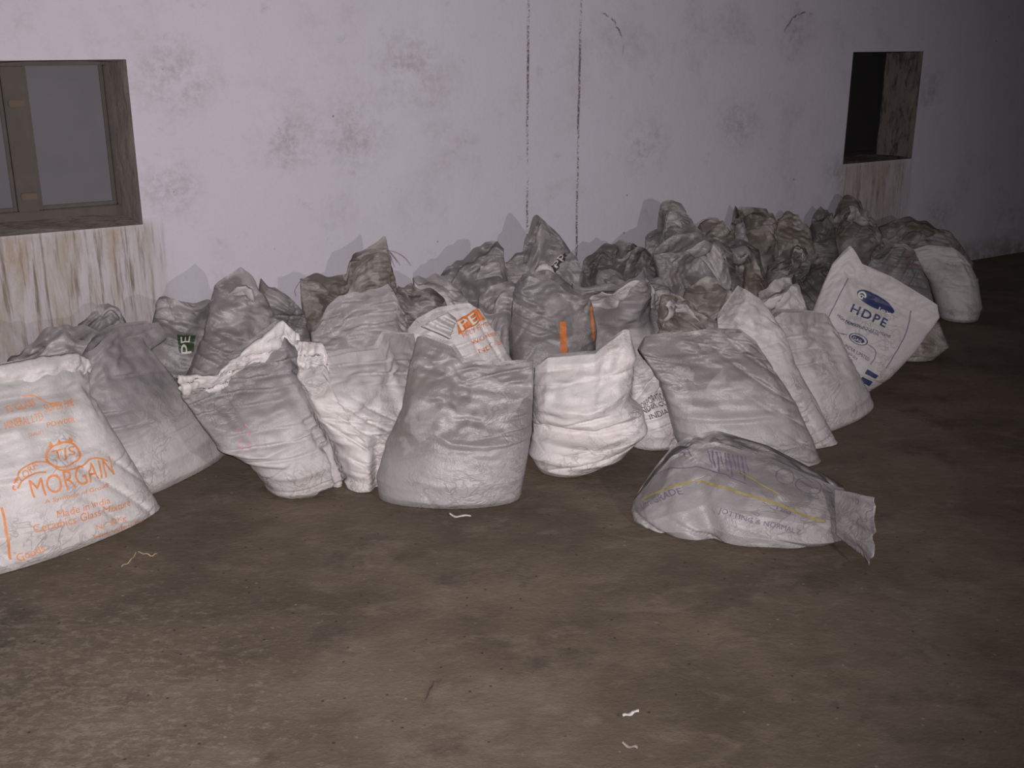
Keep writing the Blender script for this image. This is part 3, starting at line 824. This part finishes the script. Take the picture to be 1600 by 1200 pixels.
m13b = mk('far_red', 'grey sack with faded red print behind the top edge of the HDPE sack',
   L=[(1385, 520), (1352, 430), (1362, 398)], R=[(1466, 505), (1455, 460), (1430, 394)], T=[(1390, 382), (1415, 384)],
   mat='grey', D=.14, dist=1.0, face=.2, lean=.15, fill=.5)
# second row
mk('s37a', 'grey shiny sack slumped behind the hem of the sack with orange ring emblem', L=[(5, 690), (4, 620), (12, 570)], R=[(190, 690), (186, 600), (166, 528)], T=[(37, 547), (70, 522), (94, 509), (128, 508)],
   mat='grey', D=.14, dist=.78, fill=.3)
mk('s37b', 'grey sack with silvery crumpled tip under the shuttered window', L=[(105, 640), (112, 560), (122, 510)], R=[(225, 640), (214, 560), (200, 508)], T=[(156, 484), (171, 475), (188, 486)],
   mat='grey', D=.11, dist=.3, fill=.2)
m36 = mk('s36', 'grey sack with dark green printed patch', L=[(232, 620), (234, 540), (240, 496), (247, 463)], R=[(348, 620), (342, 540), (335, 500), (327, 467)], T=[(258, 461), (303, 474)],
   mat='grey', D=.12, dist=.42, fill=.2, crumple=.03)
mk('s35', 'tall grey sack with crumpled silvery mouth behind the pink-stamped sack', L=[(285, 660), (292, 590), (318, 520), (337, 450)], R=[(455, 660), (462, 570), (440, 510), (417, 470)], T=[(359, 436), (381, 421), (403, 443)],
   mat='grey', D=.13, dist=.7, fill=.2, crumple=.035)
mk('s34', 'dark grey sack with slanting straight top edge near the wall', L=[(400, 600), (402, 500), (407, 438)], R=[(486, 600), (484, 530), (475, 484)], T=[(440, 459)],
   mat='grey', D=.11, dist=.42, fill=.2)
m33 = mk('s33', 'dingy sack with tall frayed peak casting a shadow on the wall', L=[(476, 600), (475, 500), (470, 436)], R=[(632, 600), (624, 500), (618, 442)], T=[(502, 436), (545, 429), (556, 400), (605, 375), (613, 410)],
   facet=1.3, mat='brown', D=.12, dist=.42, fill=.15, crumple=.02)
mk('s32', 'grey sack with pale rounded shoulder behind the wrinkled front sacks', L=[(498, 660), (490, 560), (486, 523)], R=[(648, 650), (644, 540), (634, 489)], T=[(515, 489), (534, 472), (579, 459), (612, 449)],
   mat='grey', D=.14, dist=1.02, fill=.95, crumple=.03)
mk('s31', 'low dark grey sack behind the orange printed PE sack', L=[(612, 590), (614, 500), (622, 449)], R=[(708, 580), (706, 500), (694, 468)], T=[(646, 446), (674, 456)],
   facet=1.2, mat='dark', D=.12, dist=.98, fill=.3)
mk('s29', 'small white crumpled sack mouth near the orange printed PE sack', L=[(655, 580), (655, 490), (645, 433)], R=[(745, 570), (742, 490), (724, 456)], T=[(668, 434), (686, 431), (706, 443)],
   mat='pale', D=.1, dist=.68, fill=.98, crumple=.035)
mPE = mk('pe', 'white sack with orange PE block print behind the central grey sack', L=[(650, 680), (645, 580), (636, 518)], R=[(822, 660), (810, 580), (776, 523), (752, 486)], T=[(655, 503), (690, 486), (738, 478)],
   facet=0.4, mat='white', D=.13, dist=1.3, fill=1.1, lean=.3, crumple=.012, exc=(.02, .014, .03, .04))
mk('s28', 'plain grey sack squeezed against the big silvery grey sack', L=[(742, 600), (744, 520), (748, 468)], R=[(815, 600), (814, 510), (811, 450)], T=[(775, 447), (803, 438)],
   mat='grey', D=.11, dist=1.0, fill=.6)
mk('s27', 'grey sack with slanted folded top left of the tallest peak', L=[(688, 570), (684, 490), (689, 431)], R=[(804, 560), (798, 460), (787, 408)], T=[(735, 401), (772, 375), (783, 384)],
   mat='grey', D=.12, dist=.5, fill=.1)
m26 = mk('s26', 'grey sack with tallest sharp peak and black printed band', L=[(795, 560), (788, 460), (788, 410)], R=[(938, 540), (926, 450), (909, 422)], T=[(819, 391), (825, 370), (843, 337), (866, 362), (894, 395)],
   mat='grey', D=.12, dist=.55, fill=.1, crumple=.02)
m25 = mk('s25', 'big silvery grey upright sack with orange stripes in mid heap', L=[(800, 620), (799, 545), (804, 462), (814, 437)], R=[(934, 610), (929, 536), (930, 508), (926, 476)], T=[(823, 428), (855, 436), (885, 452), (916, 466)],
   mat='grey', D=.14, dist=1.18, fill=.15, crumple=.018, exc=(.02, .014, .04, .05))
mk('s19', 'dark rounded sack mound against the wall', L=[(905, 540), (906, 440), (912, 408)], R=[(1040, 520), (1032, 440), (1016, 395)], T=[(942, 391), (974, 379), (1000, 383)],
   facet=1.2, mat='dark', D=.13, dist=.5, fill=.2)
mk('s21', 'small light crumpled sack in front of the dark rounded mound', L=[(925, 540), (928, 460), (934, 422)], R=[(1000, 540), (996, 470), (988, 440)], T=[(955, 425), (975, 431)],
   mat='grey', D=.1, dist=.88, fill=.9, crumple=.03)
mk('s20', 'crumpled open-mouthed white sack in the middle of the heap', L=[(902, 620), (900, 520), (899, 450)], R=[(1068, 610), (1066, 520), (1056, 466)], T=[(944, 449), (974, 434), (1007, 420), (1015, 434), (1034, 436), (1049, 449)],
   mat='pale', D=.13, dist=1.1, fill=.62, crumple=.06, facet=1.4, exc=(.05, .06, .12, .14))
m24 = mk('s24', 'yellowish white sack with black lettering low between two front sacks', L=[(985, 705), (984, 630), (990, 577)], R=[(1075, 700), (1060, 640), (1040, 582)], T=[(1008, 566), (1028, 570)],
   facet=0.4, mat='white', D=.12, dist=1.72, fill=1.1, crumple=.012)
mk('s22', 'dirty crumpled sack with torn mouth above the large grey leaning sack', L=[(1032, 640), (1030, 540), (1036, 482)], R=[(1140, 630), (1138, 560), (1132, 508)], T=[(1046, 468), (1080, 474), (1098, 490), (1120, 498)],
   facet=1.3, mat='brown', D=.12, dist=1.5, fill=.8, crumple=.05, exc=(.05, .06, .12, .14))
mk('s23', 'grey crumpled sack under the one with the silvery ridges', L=[(1065, 580), (1062, 500), (1072, 452)], R=[(1152, 570), (1150, 510), (1140, 462)], T=[(1100, 440), (1125, 438)],
   facet=1.3, mat='brown', D=.11, dist=1.15, fill=.6, crumple=.04)
mk('s17', 'grey sack with long silvery diagonal ridges', L=[(1042, 560), (1032, 450), (1020, 398)], R=[(1142, 540), (1138, 450), (1132, 390)], T=[(1052, 368), (1090, 362), (1120, 374)],
   mat='grey', D=.12, dist=.88, fill=.2, crumple=.035, aniso=(2.5, 2.5, 1))
mk('s16', 'sack with tall white crumpled peak right of the dark mound', L=[(1016, 520), (1010, 420), (1008, 370)], R=[(1112, 510), (1110, 420), (1100, 364)], T=[(1032, 357), (1042, 320), (1060, 316), (1078, 331), (1089, 352)],
   mat='grey', D=.12, dist=.5, fill=.1, crumple=.03)
mk('s18', 'grey sack with dark creases behind the ridged one', L=[(1128, 520), (1120, 430), (1114, 374)], R=[(1204, 510), (1196, 440), (1186, 388)], T=[(1140, 372), (1168, 380)],
   facet=1.2, mat='dark', D=.12, dist=.72, fill=.4, crumple=.035)
mk('s39', 'low grey sack at the wall right of the tall white crumpled peak', L=[(1088, 480), (1090, 400), (1095, 352)], R=[(1152, 470), (1148, 400), (1141, 362)], T=[(1110, 343), (1126, 346)],
   facet=1.3, mat='brown', D=.1, dist=.2, fill=.4)
mk('s40', 'greyish sack with two spiky tips at the wall', L=[(1146, 470), (1142, 400), (1143, 352)], R=[(1216, 460), (1214, 400), (1209, 350)], T=[(1155, 323), (1163, 333), (1175, 324), (1199, 327)],
   facet=1.3, mat='brown', D=.11, dist=.28, fill=.6, crumple=.03)
mk('s41', 'rounded brownish sack at the wall left of the small window', L=[(1216, 460), (1214, 400), (1218, 346)], R=[(1272, 450), (1270, 400), (1263, 354)], T=[(1230, 333), (1249, 336)],
   facet=1.3, mat='brown', D=.1, dist=.26, fill=.4, crumple=.03)
mk('s42', 'narrow dark spiky sack below the left side of the small window', L=[(1264, 460), (1264, 400), (1270, 346)], R=[(1312, 450), (1308, 400), (1302, 350)], T=[(1278, 337), (1288, 324), (1297, 331)],
   facet=1.2, mat='dark', D=.09, dist=.28, fill=.3, crumple=.03)
mk('s14', 'highest crumpled dirty sack directly under the small window', L=[(1306, 460), (1300, 400), (1298, 346)], R=[(1378, 450), (1380, 400), (1366, 350)], T=[(1310, 330), (1325, 309), (1345, 313), (1354, 334)],
   facet=1.3, mat='brown', D=.11, dist=.34, fill=.7, crumple=.045, exc=(.05, .06, .12, .14))
mk('s15', 'soiled crumpled sack behind the plain white sack at the right end', L=[(1385, 450), (1380, 400), (1374, 356)], R=[(1512, 450), (1518, 410), (1482, 362)], T=[(1402, 344), (1423, 340), (1450, 350)],
   facet=1.3, mat='brown', D=.12, dist=.5, fill=.8, crumple=.04)
mk('s44', 'small greyish sack with upright pinched tip', L=[(1152, 560), (1154, 470), (1163, 412)], R=[(1212, 550), (1206, 470), (1192, 432)], T=[(1173, 400), (1182, 416)],
   facet=1.3, mat='brown', D=.1, dist=1.02, fill=.7, crumple=.03)
mk('s43', 'dirty sack with small white triangular tip in the right part of the heap', L=[(1204, 530), (1198, 460), (1202, 424)], R=[(1284, 520), (1282, 450), (1263, 406)], T=[(1230, 405), (1239, 380), (1250, 380)],
   facet=1.3, mat='brown', D=.11, dist=.72, fill=.5, crumple=.03)
mk('s45', 'brown soiled sack left of the HDPE sack', L=[(1236, 580), (1240, 490), (1246, 432)], R=[(1312, 570), (1308, 490), (1300, 420)], T=[(1265, 408), (1285, 402)],
   facet=1.2, mat='dark', D=.11, dist=1.08, fill=.5, crumple=.03)
mk('s10b', 'white sack with loosely folded mouth behind the plain white one', L=[(1176, 630), (1178, 540), (1180, 458)], R=[(1268, 620), (1264, 540), (1258, 486)], T=[(1204, 446), (1228, 433), (1240, 441), (1248, 463)],
   mat='white', D=.1, dist=1.42, fill=.5, crumple=.03)
build_sacks()
for k, S in SACKS.items(): print('SACK %-10s w %.2f h %.2f wall %.2f push %.2f pos %.2f %.2f %s' % (k, *S.size, S.push, *S.base[:2], S.o.name))

# ------------------------------------------------------------------ hems, flaps and prints
rim(m3, .02, .98, .9, 'white', seed=3)
rim(m1, .0, .97, .93, 'white', seed=5)
rim(m4, .02, .3, .87, 'white', seed=8)
flap(m7, [(1306, 836), (1361, 886), (1365, 774), (1303, 764)], (.15, .34, .17, .06), 'grey', seed=4, label='flat stitched end of the sack')
flap(mPE, [(658, 510), (705, 530), (716, 500), (700, 488)], (.125, .14, .115, .1), 'white', seed=6, label='pale folded-over corner')
for i, (k, pts, m, sh) in enumerate((
    ('s22', [(1036, 511), (1096, 504), (1082, 478), (1042, 474)], 'white', .3), ('s22', [(1100, 520), (1130, 524), (1126, 504), (1104, 498)], 'pale', .2),
    ('s43', [(1206, 426), (1262, 410), (1252, 383), (1237, 384)], 'white', .1), ('s16', [(1040, 354), (1066, 358), (1062, 321), (1046, 322)], 'white', .3),
    ('s20', [(905, 472), (962, 482), (1004, 428), (940, 453)], 'white', .2), ('s20', [(1012, 482), (1052, 474), (1046, 453), (1012, 436)], 'pale', .9),
    ('s17', [(1064, 380), (1124, 442), (1130, 404), (1084, 370)], 'grey', 1.0), ('s14', [(1318, 346), (1358, 352), (1346, 318), (1324, 316)], 'pale', .5),
    ('s15', [(1436, 376), (1488, 382), (1470, 364), (1442, 356)], 'pale', .3), ('s40', [(1146, 388), (1168, 386), (1162, 352), (1152, 350)], 'pale', .4),
    ('s26', [(836, 426), (866, 430), (856, 412), (846, 413)], 'white', .7), ('s36', [(243, 497), (274, 502), (262, 467), (249, 467)], 'pale', .6),
    ('s35', [(356, 462), (400, 476), (398, 448), (372, 432)], 'pale', .7), ('s10b', [(1184, 478), (1236, 486), (1234, 446), (1206, 452)], 'white', .6),
    ('s27', [(742, 440), (786, 438), (782, 412), (750, 414)], 'grey', .9), ('s37b', [(156, 500), (192, 506), (186, 490), (166, 480)], 'pale', .6),
    ('s18', [(1150, 430), (1184, 436), (1180, 398), (1140, 384)], 'grey', .2))):
    fold(SACKS[k], pts, m, seed=20 + i, shade=sh)
# MORGAIN
S = m1
text(S, 'MORGAIN', (52, 779), (178, 742), 30, 'orange', .014)
text(S, 'A Symbole of Growth', (71, 789), (172, 761), 8, 'orange', .008)
text(S, 'Made in India', (90, 809), (172, 787), 11, 'orange', .014)
text(S, 'Ceramics Glass Mixture', (54, 833), (203, 790), 13, 'orange', .014)
text(S, 'Nt. 50 Kg', (152, 830), (198, 814), 9, 'orange', .008)
text(S, 'Net When Pkd', (146, 842), (226, 816), 7, 'orange', .008)
text(S, 'Goods', (27, 877), (71, 861), 11, 'orange', .014)
lay(S, 'printed_emblem', ring_bm(.86), quad((76, 738), (130, 722), 40), 'orange')
text(S, 'TJS', (86, 725), (121, 715), 20, 'orange', .014)
for x, y in ((80, 698), (93, 694), (109, 690)):
    bm = bmesh.new(); bm.faces.new([bm.verts.new(p) for p in ((0, 0, 0), (1, 0, 0), (.5, 1, 0))]); lay(S, 'printed_emblem', bm, quad((x - 5, y + 2), (x + 5, y), 9), 'orange')
stroke(S, [(22, 758), (30, 735), (52, 722), (75, 722), (95, 737), (128, 730), (140, 715), (160, 716), (170, 722)], 2.5, 'orange', 'printed_ribbon')
stroke(S, [(26, 766), (36, 748), (56, 738), (74, 737)], 2.5, 'orange', 'printed_ribbon')
stroke(S, [(22, 758), (20, 764), (26, 766)], 2.5, 'orange', 'printed_ribbon')
text(S, 'FLORA', (28, 756), (60, 728), 10, 'orange', .008)
text(S, 'TS GLASS', (10, 648), (56, 634), 12, 'orange', .014)
text(S, 'SUPER FINE', (70, 645), (116, 634), 12, 'orange', .014)
text(S, 'MINERAL LTD', (10, 672), (68, 655), 12, 'orange', .014)
text(S, 'POWDER', (74, 668), (118, 660), 8, 'orange', .008)
text(S, 'QUALITY', (46, 684), (70, 678), 6, 'orange', .008)
stroke(S, [(33, 620), (52, 617), (70, 629), (84, 633), (92, 631)], 2, 'orange')
stroke(S, [(2, 790), (8, 820), (13, 850), (16, 876)], 3.5, 'orange')
# pink stamp
text(m3, 'LOT 25', (380, 704), (374, 668), 7, 'pink', .008)
text(m3, '19 07', (392, 700), (388, 660), 6, 'pink', .008)
# green patch
S = m36
lay(S, 'printed_patch', rect_bm(), [(281, 552), (303, 550), (305, 524), (277, 522)], 'green')
text(S, 'PE', (299, 552), (297, 524), 15, 'cream', .014, off=.0045)
# PE block
S = mPE
lay(S, 'printed_block', rect_bm(), [(716, 523), (757, 499), (746, 480), (713, 500)], 'rust')
text(S, 'PE', (721, 516), (747, 500), 15, 'cream', .016, off=.0045)
text(S, 'PP HARTI', (664, 508), (708, 486), 8, 'rust', .008)
for i, (a, b, s) in enumerate((((724, 528), (765, 508), 'POLY ETHYLENE'), ((738, 540), (776, 521), 'WOVEN BAGS'), ((750, 552), (790, 529), 'NET / 25 KG'))):
    text(S, s, a, b, 7, 'rust', .008)
# black print on the peak sack
S = m26
stroke(S, [(862, 426), (872, 410), (884, 396)], 12, 'black', 'printed_band')
text(S, 'PP', (870, 420), (884, 402), 10, 'cream', .008, off=.0045)
# orange stripes
S = m25
stroke(S, [(879, 500), (880, 530), (881, 556)], 11, 'rust', 'printed_stripe')
stroke(S, [(923, 475), (925, 505), (927, 535)], 5, 'rust', 'printed_stripe')
# lettering on the low yellowish sack
S = m24
text(S, 'CORPORATION', (1000, 640), (1042, 622), 9, 'black', .014)
text(S, 'INDIA CO', (1004, 649), (1044, 632), 9, 'black', .014)
text(S, 'INDIA', (1016, 656), (1044, 645), 7, 'black', .008)
# HDPE
S = mH
def disc(Sx, q, ink, off=.0025): return lay(Sx, 'printed_oval', ring_bm(.02), q, ink, off)
disc(S, [(1335, 466), (1394, 496), (1400, 480), (1345, 446)], 'blue')
lay(S, 'printed_spiral', ring_bm(.6, 40, -.3, 5.3), quad((1338, 464), (1350, 470), 12), 'cream', .0045)
lay(S, 'printed_spiral', ring_bm(.4, 30, -1, 3.6), quad((1342, 464), (1348, 467), 5), 'cream', .0045)
text(S, 'lex', (1371, 486), (1390, 494), 7, 'cream', .008, off=.0045)
text(S, 'HDPE', (1328, 487), (1382, 512), 13, 'blue', .06, spacing=1.2)
text(S, 'HIGH DENSITY POLYETHYLENE', (1308, 494), (1391, 529), 4.5, 'blue', .01)
text(S, 'FILM GRADE RESIN', (1321, 503), (1372, 526), 4, 'blue', .01)
lay(S, 'printed_emblem', ring_bm(.88), quad((1324, 532), (1352, 544), 17), 'blue')
disc(S, quad((1328, 530), (1348, 539), 10), 'blue')
text(S, 'GAIL', (1331, 530), (1346, 537), 5, 'cream', .008, off=.0045)
text(S, 'INDIA LIMITED', (1319, 542), (1357, 564), 5, 'blue', .008)
text(S, 'NEW DELHI', (1324, 553), (1338, 563), 4, 'blue', .01)
text(S, '25 KG', (1324, 560), (1331, 566), 4, 'blue', .01)
stroke(S, [(1301, 520), (1318, 521), (1324, 524)], 1.4, 'line'); stroke(S, [(1303, 517), (1320, 524)], 1.2, 'line')
stroke(S, [(1355, 538), (1365, 544), (1369, 550), (1366, 562), (1359, 570)], 1.5, 'line')
stroke(S, [(1327, 432), (1310, 465), (1290, 505)], 1.6, 'line', 'printed_border')
stroke(S, [(1424, 482), (1418, 515), (1405, 542), (1382, 578)], 1.6, 'line', 'printed_border')
lay(S, 'printed_bar', rect_bm(), [(1351, 584), (1367, 592), (1372, 587), (1355, 577)], 'blue')
lay(S, 'printed_bar', rect_bm(), [(1342, 594), (1357, 603), (1363, 597), (1347, 589)], 'blue')
# faint print on the soiled sack under it
stroke(m11, [(1418, 549), (1413, 560), (1420, 567), (1470, 570)], 1.6, 'line')
stroke(m11, [(1398, 585), (1404, 610)], 1.6, 'line')
text(m11, '50', (1428, 593), (1458, 584), 14, 'line', .008)
# red print
text(m13b, 'INDORE', (1416, 407), (1432, 404), 7, 'red', .008)
text(m13b, 'CEMENT', (1416, 418), (1436, 414), 7, 'red', .008)
# lying sack
S = m7
stroke(S, [(1000, 783), (1030, 768), (1060, 758), (1084, 751)], 4, 'yellow', 'printed_stripe')
stroke(S, [(1084, 751), (1110, 756), (1140, 765), (1180, 778), (1215, 787), (1240, 800), (1262, 808), (1290, 816)], 4, 'yellow', 'printed_stripe')
stroke(S, [(1150, 735), (1180, 752), (1220, 775)], 2.5, 'yellow', 'printed_stripe')
stroke(S, [(1020, 742), (1050, 732), (1090, 731), (1130, 741), (1170, 758)], 1.8, 'purple', 'printed_line')
text(S, 'UltraGRADE', (1004, 796), (1068, 773), 11, 'purple', .008)
text(S, 'JOTTING & NORMAL Z', (1122, 803), (1250, 838), 10, 'purple', .008)
text(S, 'TT', (1066, 718), (1084, 712), 16, 'purple', .008)
for i in range(10): stroke(S, [(1106 + 6.5 * i, 702 + i * 1.2), (1109 + 6.5 * i, 714 + i * 1.5 + 5 * (i % 2)), (1112 + 6.5 * i, 724 + i * 1.8 + 7 * (i % 3))], 1.4 + (i % 3) * .6, 'purple', 'printed_mark')
text(S, '1200', (1212, 797), (1234, 806), 7, 'purple', .008)
lay(S, 'printed_emblem', ring_bm(.92), quad((1208, 752), (1236, 762), 26), 'purple')
lay(S, 'printed_emblem', ring_bm(.92), quad((1240, 768), (1282, 776), 26), 'purple')
stroke(S, [(1246, 748), (1266, 762), (1280, 764)], 1.6, 'purple'); stroke(S, [(1250, 742), (1272, 756)], 1.6, 'purple'); stroke(S, [(1286, 756), (1304, 772), (1290, 768)], 1.8, 'purple')

# ------------------------------------------------------------------ loose threads, straw and scraps
def tube(name, pts, rad, mat, parent=None):
    pts = np.asarray(pts, float); n = 5; V, fs = [], []
    t = np.gradient(pts, axis=0); t /= np.linalg.norm(t, axis=1, keepdims=True) + 1e-9
    for i, p in enumerate(pts):
        a = np.cross(t[i], (.3, .2, .9)); a /= np.linalg.norm(a) + 1e-9; b = np.cross(t[i], a)
        rr = rad * (1 - .5 * abs(2 * i / (len(pts) - 1) - 1))
        for k in range(n): V.append(p + rr * (a * math.cos(k * 6.283 / n) + b * math.sin(k * 6.283 / n)))
    for i in range(len(pts) - 1):
        for k in range(n): fs.append((i * n + k, i * n + (k + 1) % n, (i + 1) * n + (k + 1) % n, (i + 1) * n + k))
    fs += [tuple(range(n))[::-1], tuple((len(pts) - 1) * n + k for k in range(n))]
    return new_obj(name, V, fs, mat, parent, True)
thread = plain('dirty_thread', (.13, .11, .09), .8)
def threads(S, px, n, seed):
    r = np.random.default_rng(seed); F, nn = front(S); a = find_uv(S, px); p = samp(F, a[:1], a[1:])[0]
    for i in range(n):
        q = [p]; d = np.array([r.normal(.6, .6), r.normal(0, .3), r.normal(.5, .5)])
        for k in range(9): d = d * .8 + np.array([r.normal(.1, .3), r.normal(0, .2), -.35]); q.append(q[-1] + d * .008)
        tube('loose_thread', np.array(q) - S.base, .0011, thread, S.o)
threads(m33, (606, 377), 6, 2); threads(m33, (471, 438), 4, 5)
straw = plain('dry_straw', (.42, .34, .18), .7)
def thing(o, label, cat, grp=None):
    o['label'] = label; o['category'] = cat
    if grp: o['group'] = grp
    return o
def gpts(pp, z): return [ground(*p) + ZUP * (z + .003 * math.sin(i * 1.7)) for i, p in enumerate(pp)]
thing(tube('straw', gpts(polyl([(190, 888), (203, 880), (212, 868), (214, 864)], 10), .006), .0022, straw), 'curved dry straw on the floor near the sack with orange ring emblem', 'straw')
thing(tube('straw', gpts(polyl([(214, 865), (228, 868), (237, 871), (246, 868)], 10), .006), .0022, straw), 'short dry straw with hooked end right of the curved straw', 'straw')
def scrap(name, pp, wpx, col, label, cat, seed):
    pts = polyl(pp, 24); P = np.array([ground(*p) for p in pts]); t = np.gradient(P, axis=0); t /= np.linalg.norm(t, axis=1, keepdims=True)
    sd = np.stack([-t[:, 1], t[:, 0], t[:, 2] * 0], -1); hw = wpx / 682 * .5; V = []
    r = np.random.default_rng(seed); zz = .006 + .004 * np.sin(np.linspace(0, 7, 24) + seed)
    for lay_ in (0, .0025):
        for s_ in (-1, 1):
            V.append(P + sd * hw * s_ * (1 - .5 * np.abs(np.linspace(-1, 1, 24)))[:, None] + ZUP * (zz + lay_ + .002 * s_)[:, None])
    V = np.vstack(V); n = 24; fs = []
    for i in range(n - 1):
        for a, b in ((0, 1), (1, 3), (3, 2), (2, 0)): fs.append((a * n + i, a * n + i + 1, b * n + i + 1, b * n + i))
    fs += [(0, n, 3 * n, 2 * n), (n - 1, 3 * n - 1, 4 * n - 1, 2 * n - 1)]
    return thing(new_obj(name, V, fs, col, None, True), label, cat)
pap = plain('grey_white_paper', (.5, .46, .45), .8)
scrap('paper_scrap', [(973, 1124), (983, 1119), (990, 1115), (998, 1117)], 5, pap, 'twisted white paper scrap on the bare floor in the foreground', 'scrap', 1)
scrap('paper_scrap', [(972, 1166), (983, 1169), (996, 1174)], 4, plain('dusty_paper', (.24, .2, .17), .9), 'dusty flattened scrap just below the white paper scrap', 'scrap', 2)
scrap('paper_scrap', [(702, 805), (712, 809), (724, 810), (736, 808)], 4, pap, 'thin white scrap at the foot of the broad grey front sack', 'scrap', 3)
twig = plain('dark_twig', (.05, .04, .035), .9)
thing(tube('twig', gpts(polyl([(663, 1100), (671, 1080), (678, 1068), (690, 1064)], 12), .004), .0028, twig), 'dark bent twig on the floor left of centre', 'twig')
